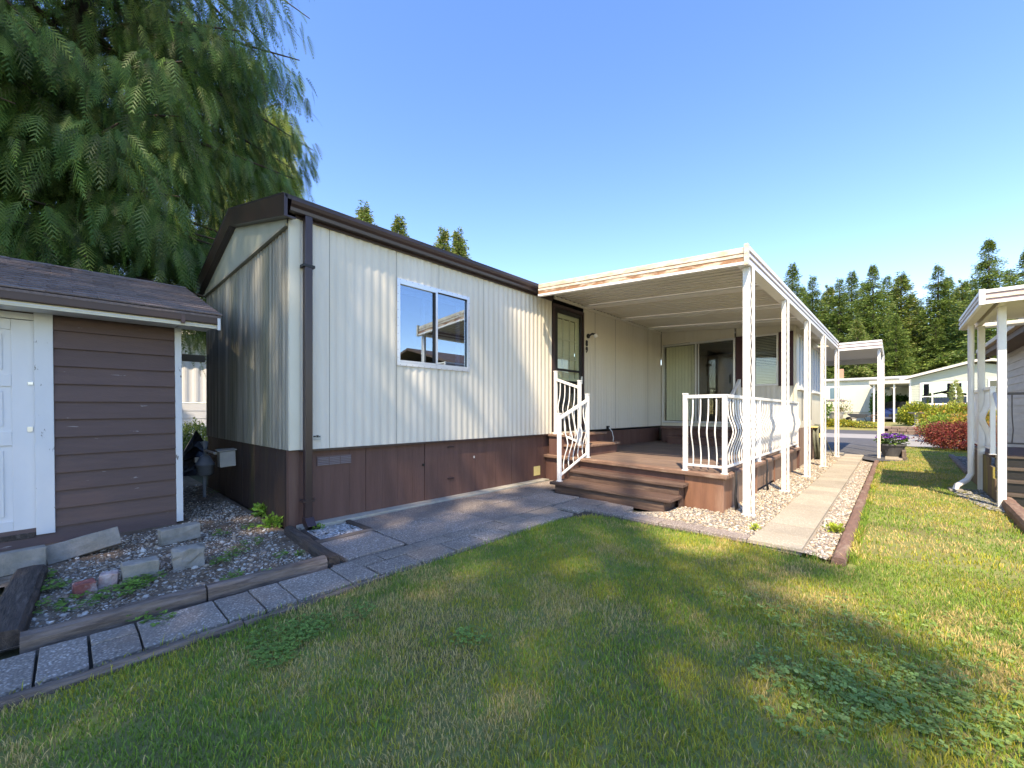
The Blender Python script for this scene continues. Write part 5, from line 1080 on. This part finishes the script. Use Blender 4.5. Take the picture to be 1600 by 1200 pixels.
bg_ = thing('black_tarpaulin', 'crumpled black tarpaulin propped at the back corner of the house', 'tarpaulin', (-9.3, 1.6, 0))
m = MB(); nx, nz = 9, 9
for i in range(nx):
    for j in range(nz):
        t = i / (nx - 1); s_ = j / (nz - 1); top = .35 + .5 * max(0, 1 - abs(t - .72) / .3)
        m.v.append((-9.3 + random.uniform(-.06, .06) - .2 * s_, 1.05 + t * .75 + random.uniform(-.03, .03), s_ * top + random.uniform(-.02, .02)))
for i in range(nx - 1):
    for j in range(nz - 1): m.f.append((i * nz + j, (i + 1) * nz + j, (i + 1) * nz + j + 1, i * nz + j + 1))
o = m.build('sheet', M_bag, bg_); md = o.modifiers.new('thickness', 'SOLIDIFY'); md.thickness = .02
#CONT

# ------------------------------------------------------------------ trees
def conifer_mesh(H, R, nb, seed, cols, leaf=.34, low=.06, tipdark=0):
    """boughs on whorls, each bough a drooping line of leaf tufts"""
    r = np.random.default_rng(seed); V = []; T = []; BR = MB()
    t = np.sort(r.random(nb) ** .85) * (1 - low) + low; az = r.uniform(0, 2 * PI, nb)
    prof = lambda u: (1 - u) ** .84 * (1 - .45 * np.exp(-((u - .0) / .12) ** 2))
    P = []; D = []; Cc = []; Sz = []
    cols = np.array(cols)
    for u, a in zip(t, az):
        L_ = R * prof(u) * r.uniform(.45, 1.3) + .12; z0 = H * u; rise = r.uniform(-.1, .25) * (u - .2)
        k = int(5 + 13 * L_ / R); s = np.linspace(.12, 1, k)
        px = np.cos(a) * L_ * s; py = np.sin(a) * L_ * s; pz = z0 + L_ * (rise * s - .42 * s ** 2 + .16 * s ** 4)
        shade = r.uniform(.8, 1.2)
        for q in range(9):
            w = .12 + .20 * L_ * (1 - s) * .6
            sd = r.normal(0, 1, k) * w
            P.append(np.stack([px - np.sin(a) * sd, py + np.cos(a) * sd, pz + r.normal(0, .2, k) - .10 * np.abs(sd)], 1))
            D.append(np.stack([np.cos(a) + r.normal(0, .5, k) - np.sin(a) * np.sign(sd) * .6, np.sin(a) + r.normal(0, .5, k) + np.cos(a) * np.sign(sd) * .6, -.25 + r.normal(0, .3, k)], 1))
            Cc.append(cols[r.integers(0, len(cols), k)] * shade * r.normal(1, .12, (k, 1))); Sz.append(leaf * r.uniform(.6, 1.25, k) * (.45 + .55 * (1 - u)))
        if r.random() < .35: BR.tube([(0, 0, z0), (px[k // 2], py[k // 2], pz[k // 2]), (px[-1], py[-1], pz[-1])], [.05, .03, .01], 4, cap=False)
    P = np.concatenate(P); D = np.concatenate(D)
    leafcloud(V, T, P, D, np.concatenate(Sz), np.clip(np.concatenate(Cc), .004, 1), .42)
    V = np.concatenate(V); T = np.concatenate(T)
    me = npmesh('crown', V, np.arange(len(V)).reshape(-1, 4), T); me.materials.append(M_tinted)
    BR.tube([(0, 0, -.3), (0, 0, H * .3), (.03, 0, H * .7), (0, 0, H * .99)], [H * .014, H * .011, H * .005, .02], 8)
    mt_ = bpy.data.meshes.new('trunk'); mt_.from_pydata(BR.v, [], BR.f); mt_.materials.append(M_bark)
    return me, mt_
FIR = [(.11, .185, .035), (.16, .23, .045), (.075, .135, .03), (.20, .26, .06)]
FIRL = [(.26, .30, .08), (.20, .27, .07), (.30, .28, .12)]
protos_t = [conifer_mesh(24, 4.3, 300, 21, FIR, .40), conifer_mesh(22, 4.1, 300, 22, FIR, .38), conifer_mesh(25, 5.6, 340, 23, FIR, .43), conifer_mesh(20, 3.8, 280, 24, FIR + FIRL, .44)]
HT = [24, 22, 25, 20]
def tree(k, x, y, z, h, label, group, rz=None, wide=1.0):
    me, mt_ = protos_t[k]; s_ = h / HT[k]
    t = thing('fir_tree', label, 'tree', (x, y, z), group)
    t.rotation_euler = (0, 0, random.uniform(0, 6) if rz is None else rz)
    t.scale = (s_ * wide, s_ * wide, s_)
    for nm, q in (('crown', me), ('trunk', mt_)):
        o = bpy.data.objects.new(nm, q); C.objects.link(o); o.parent = t
    return t
def raydir(px): l = (px - 800) / F; return (FW[0] + RT[0] * l, FW[1] + RT[1] * l)
def at(px, d): a = raydir(px); return a[0] * d, a[1] * d
row = [(1218, 452, 58, 1, 'behind the porch roof, first on the left of the wood'), (1238, 416, 60, 0, 'with a thin leaning tip above the porch roof edge'),
       (1270, 436, 55, 1, 'second tip right of the porch roof edge'), (1294, 448, 57, 3, 'shorter pale tipped, between two darker tips over the carport'),
       (1312, 440, 52, 1, 'narrow, above the left end of the carport'), (1331, 428, 56, 0, 'above the middle of the carport roof'),
       (1364, 418, 50, 2, 'broad, with a double tip above the right end of the carport'), (1386, 436, 56, 1, 'narrow tip just right of the broad double tipped one'),
       (1408, 428, 53, 3, 'with ragged side boughs, left of the sky gap'), (1466, 419, 50, 1, 'slim with a sparse spire right of the sky gap'),
       (1482, 436, 57, 0, 'low tip just right of the slim spire'), (1503, 440, 54, 3, 'short, left of the tallest one'),
       (1545, 378, 44, 2, 'tallest and broadest, above the neighbouring canopy'), (1578, 425, 50, 0, 'dark, behind the tallest one on its right'), (1604, 395, 46, 2, 'cut by the right edge of the photo'),
       (1660, 400, 50, 0, 'beyond the right edge of the photo'), (1720, 410, 52, 1, 'furthest right beyond the photo'),
       (1436, 478, 60, 3, 'lowest, filling the sky gap'), (1340, 500, 46, 3, 'low front row, right behind the cream house chimney'), (1400, 495, 47, 0, 'low front row, behind the far carport'), (1275, 505, 48, 1, 'low front row, behind the sunroom corner'), (1462, 500, 48, 2, 'low front row, behind the grey green house'), (1525, 480, 50, 1, 'low front row, right of the grey green gable'), (1255, 452, 63, 2, 'in the back row between the first two thin tips'), (1350, 446, 64, 1, 'in the back row left of the broad double tipped one'), (1425, 462, 62, 2, 'in the back row at the left side of the sky gap'), (1520, 440, 60, 1, 'in the back row just left of the tallest one')]
for i, (px, py, d, k, lab) in enumerate(row):
    x, y = at(px, d); h = 1.15 + (643 - py) / F * d - .43
    tree(k, x, y, .43, h * 1.01, 'tall green fir, ' + lab, 'fir trees forming the wood beyond the houses', wide=1.5 if k != 2 else 1.25)
for px, py, d, k, lab in ((569, 322, 26, 3, 'narrow yellow green conifer tip behind the roof, leftmost of the four'), (624, 342, 27, 3, 'twin tipped small conifer behind the roof, second from the left'), (692, 361, 28, 3, 'green brown conifer tip behind the roof, third from the left'), (717, 362, 29, 3, 'fuller conifer tip behind the roof, nearest the porch')):
    x, y = at(px, d); tree(k, x, y, 0, 1.15 + (643 - py) / F * d + .2, lab, 'conifer tips showing over the house roof', wide=1.25)
# near cedar behind the shed: limbs with hanging sprays
def spray_proto(seed):
    r = np.random.default_rng(seed); V = []; n = 8
    for i in range(n):
        s = (i + .3) / n; L_ = .48 * (1 - s) ** .55 * (.5 + .5 * min(1, s * 5)) * r.uniform(.8, 1.15); zc = -.18 * s * s
        for sg in (-1, 1):
            a = np.array([0, s, zc]); tip = np.array([sg * L_ * .72, s + L_ * .72, zc - .12 * L_ + r.normal(0, .012)]); w = .024
            n_ = np.array([-(tip - a)[1], (tip - a)[0], 0]); n_ /= np.linalg.norm(n_)
            V += [a - n_ * w, a + n_ * w, tip]
    V += [np.array([-.014, 0, 0]), np.array([.014, 0, 0]), np.array([0, 1.05, -.19])]
    return np.array(V)
SP = [spray_proto(s_) for s_ in range(5)]
def cedar(name, label, tx, ty, H, limbs, sprays_per, seed, cols, zlo, Rf, keep=None, sz=(.18, .36), group=None, az_range=None, droop=.55):
    r = np.random.default_rng(seed); root = thing(name, label, 'tree', (tx, ty, 0), group); BR = MB()
    BR.tube([(tx, ty, -.2), (tx + .05, ty, H * .4), (tx, ty + .05, H * .8), (tx, ty, H)], [.32, .24, .10, .02], 10)
    A = []; Dr = []; S_ = []; 
    for i in range(limbs):
        z0 = zlo + (H - zlo) * (i + r.random()) / limbs; az = r.uniform(*(az_range or (0, 2 * PI))); L_ = Rf(z0) * r.uniform(.75, 1.1)
        ca, sa = math.cos(az), math.sin(az); pts = []
        for s_ in np.linspace(0, 1, 8):
            pts.append((tx + ca * L_ * s_, ty + sa * L_ * s_, z0 + L_ * (.30 * s_ - .55 * s_ ** 2 + .13 * s_ ** 4)))
        BR.tube(pts, list(np.linspace(.05, .008, 8)), 5, cap=False)
        P = np.array(pts); k = sprays_per
        s_ = r.uniform(.08, 1.0, k) ** .8 * 6.999; ii = s_.astype(int); f = (s_ - ii)[:, None]
        b = P[ii] * (1 - f) + P[np.minimum(ii + 1, 7)] * f
        sd = r.normal(0, 1, k) * (.16 + .16 * L_ * (1 - s_ / 9)); 
        b = b + np.stack([-sa * sd, ca * sd, -np.abs(sd) * .25 - r.random(k) ** 1.5 * droop], 1)
        d = np.stack([ca * .42 - sa * np.sign(sd) * .35 + r.normal(0, .28, k), sa * .42 + ca * np.sign(sd) * .35 + r.normal(0, .28, k), -1.0 + r.normal(0, .3, k)], 1)
        A.append(b); Dr.append(d); S_.append(r.uniform(*sz, k))
    A = np.concatenate(A); Dr = np.concatenate(Dr); S_ = np.concatenate(S_)
    if keep is not None:
        q = keep(A); A = A[q]; Dr = Dr[q]; S_ = S_[q]
    n = len(A); Dr /= np.linalg.norm(Dr, axis=1, keepdims=True)
    side = np.cross(Dr, np.array([0, 0, 1.0]) + r.normal(0, .5, (n, 3))); side /= np.linalg.norm(side, axis=1, keepdims=True); nn = np.cross(side, Dr)
    Vall = []; Tall = []; pi = r.integers(0, len(SP), n); cols = np.array(cols); cc = cols[r.integers(0, len(cols), n)] * (1 + r.normal(0, .18, (n, 1)))
    for k in range(len(SP)):
        q = pi == k; p = SP[k]; m_ = q.sum()
        X = A[q][:, None] + S_[q][:, None, None] * (side[q][:, None] * p[None, :, 0:1] + Dr[q][:, None] * p[None, :, 1:2] + nn[q][:, None] * p[None, :, 2:3])
        X[:, :, 2] -= (p[None, :, 1] ** 2) * S_[q][:, None] * .35
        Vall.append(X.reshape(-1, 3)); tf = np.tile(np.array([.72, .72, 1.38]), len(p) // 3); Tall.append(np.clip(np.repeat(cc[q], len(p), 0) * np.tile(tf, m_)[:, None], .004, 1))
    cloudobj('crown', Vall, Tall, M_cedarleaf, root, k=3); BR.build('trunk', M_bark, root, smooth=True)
    return root
CED = [(.085, .175, .035), (.115, .215, .045), (.065, .14, .03), (.16, .24, .055), (.11, .15, .05)]
cedar('cedar_tree', 'huge drooping cedar hanging its sprays over the shed and the house end', -9.9, .1, 12, 150, 430, 31, CED, 3.1, lambda z: 2.95 + .45 * min(1, max(0, z - 5.6)) * (1 - max(0, z - 9) / 9),
      keep=lambda A: (A[:, 0] > -13) & ((A[:, 2] > 2.95) & (A[:, 2] < 8.6) | (rng.random(len(A)) < .25)) & ((A[:, 0] > -10.6) | (rng.random(len(A)) < .35)) & ~((A[:, 0] > -8.9) & (A[:, 1] < .9) & (A[:, 2] < 3.0)) & ~((A[:, 0] > -8.2) & (A[:, 1] > 1.1) & (A[:, 2] < 4.2)))
cedar('cedar_tree', 'dark cedar behind the shed at the left edge of the photo', -9.6, -3.6, 14, 90, 230, 32, CED, 3.3, lambda z: 1.2 + 2.6 * (1 - max(0, z - 9) / 9), keep=lambda A: (A[:, 0] < -8.0) & ((A[:, 2] < 9) | (rng.random(len(A)) < .3)) & ((A[:, 0] > -10.2) | (rng.random(len(A)) < .4)))
LIT = [(.22, .30, .05), (.30, .36, .07), (.14, .22, .04)]
cedar('cedar_tree', 'sunlit yellow green tree behind the cedar beside the house gable', -15, 4.2, 11.0, 55, 90, 33, LIT, 4.3, lambda z: 2.9 * (1 - max(0, z - 6) / 8), sz=(.4, .65))
cedar('cedar_tree', 'shaded tree far behind the shed roof on the left', -15, -3.0, 13, 50, 70, 34, CED, 4.0, lambda z: 3.6 * (1 - max(0, z - 6) / 9), sz=(.5, .8))
# shade trees behind the photographer; crowns are shaped by a mask for the dappled shade
EDGE = [(-13, 7.6), (-5.3, 6.30), (-4.9, 5.88), (-4.45, 5.45), (-3.5, 4.95), (-2.5, 4.3), (-1.6, 4.22), (-.9, 4.12), (-.35, 3.75), (-.02, 3.4), (.15, 2.95), (.45, 2.55), (.9, 2.1), (1.2, 1.3), (1.2, -2.2), (-13, -2.4)]
THIN = .22; NSH = 0
def shade_tree(label, tx, ty, H, seed, cx_range, n, zr_=(9, 27)):
    """unseen fir: leaves kept only where their shadow falls inside EDGE"""
    r = np.random.default_rng(seed); root = thing('shade_tree', label, 'tree', (tx, ty, 0), 'tall firs standing behind the photographer')
    BR = MB(); BR.tube([(tx, ty, -.2), (tx, ty, H * .5), (tx, ty, H)], [.35, .25, .03], 10)
    z = r.uniform(zr_[0], min(zr_[1], H), n); a = r.uniform(0, 2 * PI, n); R_ = 5.6 * (1 - ((z - 6) / (H - 6)) ** 1.5 * .8); rad = R_ * np.sqrt(r.random(n))
    x = tx + rad * np.cos(a); y = ty + rad * np.sin(a)
    u = x - .35 * z; v = y + .67 * z
    ok = inpoly(u, v, EDGE) & (y < -1.0)
    # ragged, dappled margin: clumpy gaps
    nz_ = vnoise(u, v, 1.7, 4) * .6 + vnoise(u, v, 4.5, 9) * .4
    eu = np.interp(u, [p[0] for p in EDGE[:-2]], [p[1] for p in EDGE[:-2]])
    dist = eu - v
    gap = np.where(u > -2.2, .58 - .30 * np.clip(dist / 1.7, 0, 1), .50 - .34 * np.clip(dist / .5, 0, 1))
    wall = (u < -4.2) & (v > 3.2); gap = np.where(wall, .27, gap); gap = np.where((dist > 1.9) & ~wall, .10, gap); gap = np.where((u > -4.5) & (u < -2.6) & (v > 3.0), np.maximum(gap, .36), gap)
    ok &= nz_ > gap
    ok &= r.random(n) < np.where(dist < .7, .6, np.where(u < -3.2, .17, .20))
    x, y, z = x[ok], y[ok], z[ok]; n = len(x); V = []; T = []
    global NSH; NSH += n
    d = np.stack([np.cos(a[ok]), np.sin(a[ok]), np.full(n, -.4)], 1) + r.normal(0, .6, (n, 3))
    leafcloud(V, T, np.stack([x, y, z], 1), d, r.uniform(.22, .42, n), pal(n, FIR, .2), .6)
    cloudobj('crown', V, T, M_tinted, root)
    for k in range(40):
        zz = r.uniform(zr_[0], H * .95); aa = r.uniform(0, 2 * PI); L_ = 3.4 * (1 - (zz / H) ** 2 * .75)
        ex, ey, ez = tx + L_ * math.cos(aa), ty + L_ * math.sin(aa), zz - .5
        if inpoly(np.array([ex - .35 * ez]), np.array([ey + .67 * ez]), EDGE)[0]: BR.tube([(tx, ty, zz), (ex, ey, ez)], [.07, .015], 5, cap=False)
    BR.build('trunk', M_bark, root)
for i, (tx, ty, H) in enumerate(((6.4, -12.2, 28), (2.6, -11.4, 29), (-1.4, -11.0, 28), (7.6, -16.2, 30), (.4, -15.5, 30), (4.0, -15.6, 29), (-4.6, -12.5, 28))):
    shade_tree('tall fir standing behind the photographer, ' + ('just behind to the right', 'just behind and left of the nearest', 'third from the right of the front line', 'furthest to the right', 'in the second line behind the middle', 'in the second line on the right', 'furthest left behind the shed')[i], tx, ty, H, 50 + i, None, 21000)

# ------------------------------------------------------------------ grass, clover and weeds
def blades(name, label, n, x0, x1, y0, y1, P, hgt, wid, dens=None, dcol=0):
    x, y = scatter(n, x0, x1, y0, y1, P, dens); n = len(x)
    h = hgt * rng.uniform(.5, 1.25, n) * (.75 + .5 * vnoise(x, y, 3, 2)); w = wid * rng.uniform(.7, 1.3, n)
    a = rng.uniform(0, 2 * PI, n); ln = rng.uniform(.15, .9, n) * h; b = a + PI / 2 + rng.normal(0, .5, n)
    dx, dy = np.cos(b) * ln, np.sin(b) * ln; wx, wy = np.cos(a) * w / 2, np.sin(a) * w / 2
    z = np.full(n, -.006)
    v0 = np.stack([x - wx, y - wy, z], 1); v1 = np.stack([x + wx, y + wy, z], 1)
    v2 = np.stack([x + wx * .8 + dx * .35, y + wy * .8 + dy * .35, z + h * .62], 1); v3 = np.stack([x - wx * .8 + dx * .35, y - wy * .8 + dy * .35, z + h * .62], 1)
    v4 = np.stack([x + dx, y + dy, z + h], 1)
    V = np.stack([v0, v1, v2, v3, v2, v4, v3, v3], 1)[:, :7]
    V = V.reshape(-1, 3); base = np.arange(n)[:, None] * 7
    # colour: green, yellow green, straw in patches
    g = np.array([.23, .345, .045]); dg = np.array([.15, .26, .045]); yg = np.array([.42, .39, .05]); st_ = np.array([.60, .45, .18])
    p1 = vnoise(x, y, 1.3, 31) * .5 + vnoise(x, y, 4.0, 32) * .3 + vnoise(x, y, 11, 33) * .2; p2 = vnoise(x, y, 2.1, 34) * .55 + vnoise(x, y, 7, 35) * .45
    rr = rng.random(n)
    c = np.where((rr < np.clip((p1 - .35) * 2.4, 0.05, .9))[:, None], yg, g); c = np.where((rng.random(n) < np.clip((.55 - p1) * 2.0, 0, .7))[:, None], dg, c)
    c = np.where((rng.random(n) < np.clip((p2 - .47) * 2.8, .05, .7))[:, None], st_, c) * (1 + rng.normal(0, .15, (n, 1)))
    me = bpy.data.meshes.new(name); me.vertices.add(n * 7); me.vertices.foreach_set('co', V.astype(np.float32).ravel())
    q = (base + np.array([0, 1, 2, 3])).astype(np.int32); t = (base + np.array([4, 5, 6])).astype(np.int32)
    li = np.concatenate([q, t], 1).ravel(); me.loops.add(len(li)); me.loops.foreach_set('vertex_index', li)
    ls = (np.arange(n)[:, None] * 7 + np.array([0, 4])).ravel().astype(np.int32); me.polygons.add(2 * n); me.polygons.foreach_set('loop_start', ls)
    me.update(calc_edges=True); at_ = me.color_attributes.new('tint', 'FLOAT_COLOR', 'POINT'); tt = np.ones((n * 7, 4), np.float32); tt[:, :3] = np.repeat(np.clip(c, .01, 1), 7, 0); at_.data.foreach_set('color', tt.ravel())
    return tag(link(name, me, M_grass), label, 'grass', kind='stuff')
NEAR = [(-2.55, -2.2), (-2.56, 1.2), (-2.57, 2.6), (-2.60, 3.55), (-2.47, 3.93), (-1.9, 3.98), (-.95, 4.01), (-.5, 3.93), (-.2, 3.88), (-.2, 4.4), (2.4, 4.4), (2.4, 1.2), (.6, -.2), (-.8, -1.4)]
camd = lambda x, y: np.hypot(x, y)
blades('lawn_grass', 'patchy green and straw coloured mown grass of the near lawn', 460000, -2.7, 2.4, -2.2, 4.4, NEAR, .027, .0034, lambda x, y: np.clip(3.2 / (camd(x, y) + .4), .35, 1) * ((x * FW[0] + y * FW[1]) > .8))
FAR = [(-.2, 4.4), (1.4, 4.4), (.95, 7.0), (.68, 8.0), (.6, 9.0), (.95, 10.4), (1.05, 15.4), (5, 15.6), (5, 18.8), (.25, 18.7), (.25, 13.4), (-.22, 12.6)]
blades('far_lawn_grass', 'sunny yellow green grass strip running towards the road', 150000, -.3, 5, 4.4, 18.8, FAR, .030, .0065, lambda x, y: np.clip(8 / y, .3, 1))
tall = [(-2.62, -.9), (-2.60, 3.6), (-2.45, 3.95), (-.4, 4.02), (-.4, 3.9), (-2.35, 3.84), (-2.50, 3.5), (-2.50, -.9)]
blades('edge_grass', 'longer grass tufts along the paving edge', 16000, -2.7, -.3, -1, 4.1, tall, .045, .004)
tuft = [(-.26, 4.0), (-.20, 4.0), (-.18, 12), (-.22, 12)]
blades('edging_grass', 'unclipped grass against the reddish lawn edging', 9000, -.3, -.15, 4, 12, tuft, .06, .006)
def broadleaf(name, label, spots, n, size, cols, z=.02, cat='ground cover', lob=3, hgt=.03):
    V = []; T = []; pts = []
    for (cx, cy, r1, r2, wgt) in spots:
        k = int(n * wgt); a = rng.uniform(0, 2 * PI, k); q = np.sqrt(rng.random(k)); pts.append(np.stack([cx + r1 * q * np.cos(a), cy + r2 * q * np.sin(a)], 1))
    p = np.concatenate(pts); k = len(p); zz = z + hgt * rng.random(k); s_ = size * rng.uniform(.55, 1.3, k); a0 = rng.uniform(0, 2 * PI, k); cc = pal(k, cols, .15)
    for j in range(lob):
        a = a0 + (j - (lob - 1) / 2) * (2.1 if lob == 3 else 1.2)
        leafcloud(V, T, np.stack([p[:, 0], p[:, 1], zz], 1), np.stack([np.cos(a), np.sin(a), rng.normal(.05, .18, k)], 1), s_, cc, .95)
    # force leaves roughly flat
    for v_ in V:
        q = v_.reshape(-1, 4, 3); m0 = q[:, 0:1, :]; w = q[:, 1] - q[:, 3]; wl = np.linalg.norm(w, axis=1, keepdims=True); d = q[:, 2] - q[:, 0]
        n_ = np.stack([-d[:, 1], d[:, 0], rng.normal(0, .15, len(d)) * np.linalg.norm(d[:, :2], axis=1)], 1); n_ /= np.linalg.norm(n_, axis=1, keepdims=True)
        c_ = q[:, 0] + d * .55; q[:, 1] = c_ + n_ * wl / 2; q[:, 3] = c_ - n_ * wl / 2
    return tag(cloudobj(name, V, T, M_tinted), label, cat, kind='stuff')
def gp(px, py, z=0): l = (px - 800) / F; d = F * CH / (py - 643); return ((FW[0] + RT[0] * l) * d, (FW[1] + RT[1] * l) * d)
sp = []
for px, py, rr, w in ((1175, 944, .16, .03), (1250, 975, .14, .03), (1290, 1000, .20, .05), (1370, 965, .22, .06), (1395, 1000, .22, .05), (1270, 1060, .16, .05), (1290, 1095, .14, .05), (1205, 1055, .09, .03), (1350, 1085, .18, .08), (1430, 1090, .22, .10), (1500, 1075, .2, .06), (1550, 1110, .22, .10), (1470, 1125, .2, .10), (1250, 1122, .12, .05), (1390, 1125, .15, .07), (1560, 985, .2, .03), (1590, 1050, .2, .05), (1150, 1010, .1, .01), (1225, 955, .12, .01)):
    a = gp(px, py); sp.append((a[0], a[1], rr * 1.35, rr * 1.1, w))
broadleaf('creeping_buttercup', 'bluish green creeping buttercup leaves spreading through the near right lawn', sp, 1000, .0165, [(.17, .28, .06), (.22, .34, .08), (.13, .22, .045), (.27, .38, .10)], z=.010, hgt=.028)
sp = [(*gp(px, py), r_, r_, w) for px, py, r_, w in ((440, 1000, .16, .3), (480, 985, .14, .3), (430, 1030, .10, .2), (560, 960, .1, .1), (735, 1000, .1, .1))]
broadleaf('clover_patch', 'small round clover leaves in the lawn near the paver path', sp, 800, .012, [(.16, .29, .06), (.20, .34, .07), (.12, .22, .05)], z=.014, hgt=.018)
sp = [(*gp(px, py), r_, r_, w) for px, py, r_, w in ((60, 905, .09, .12), (80, 920, .08, .1), (125, 945, .10, .1), (60, 955, .08, .05), (190, 925, .10, .12), (215, 915, .08, .08), (240, 905, .06, .05), (345, 880, .07, .05), (370, 865, .08, .06), (395, 850, .08, .05), (420, 900, .06, .04), (365, 905, .06, .04), (440, 870, .05, .03), (390, 825, .07, .04), (330, 770, .12, .04), (230, 965, .08, .05), (345, 835, .08, .04), (255, 975, .05, .02))]
sp = [(a, b, c * 1.35, d * 1.1, e) for a, b, c, d, e in sp]
broadleaf('bed_weeds', 'low fresh green weeds sprouting among the pebbles of the soil bed', sp, 720, .019, [(.13, .27, .04), (.18, .33, .05), (.09, .19, .03)], z=.01, hgt=.03, cat='weeds')
for (px, py, r_, lab) in ((415, 805, .12, 'bright leafy weed against the foot of the dark end skirting'), (425, 823, .09, 'leafy green weed just below the house corner'), (362, 762, .10, 'green weed growing further back beside the end skirting'), (468, 868, .035, 'tiny bright grass tuft in the bed near the cross timber'), (1305, 832, .07, 'yellow green weed in the gravel strip beside the lawn edging'), (1180, 828, .05, 'small yellow green weed in the gravel near the first porch post'), (497, 828, .05, 'thin weed beside the downspout elbow')):
    a = gp(px, py); plant('weed', lab, 'weed', (a[0], a[1], r_ * .5), (r_, r_, r_ * .6), 240 if r_ > .06 else 90, r_ * .5, [(.14, .30, .04), (.20, .36, .05), (.10, .2, .03)] if px < 1000 else [(.40, .46, .05), (.3, .38, .06)], shell=.1, up=.5, seed=int(px), stem=3)
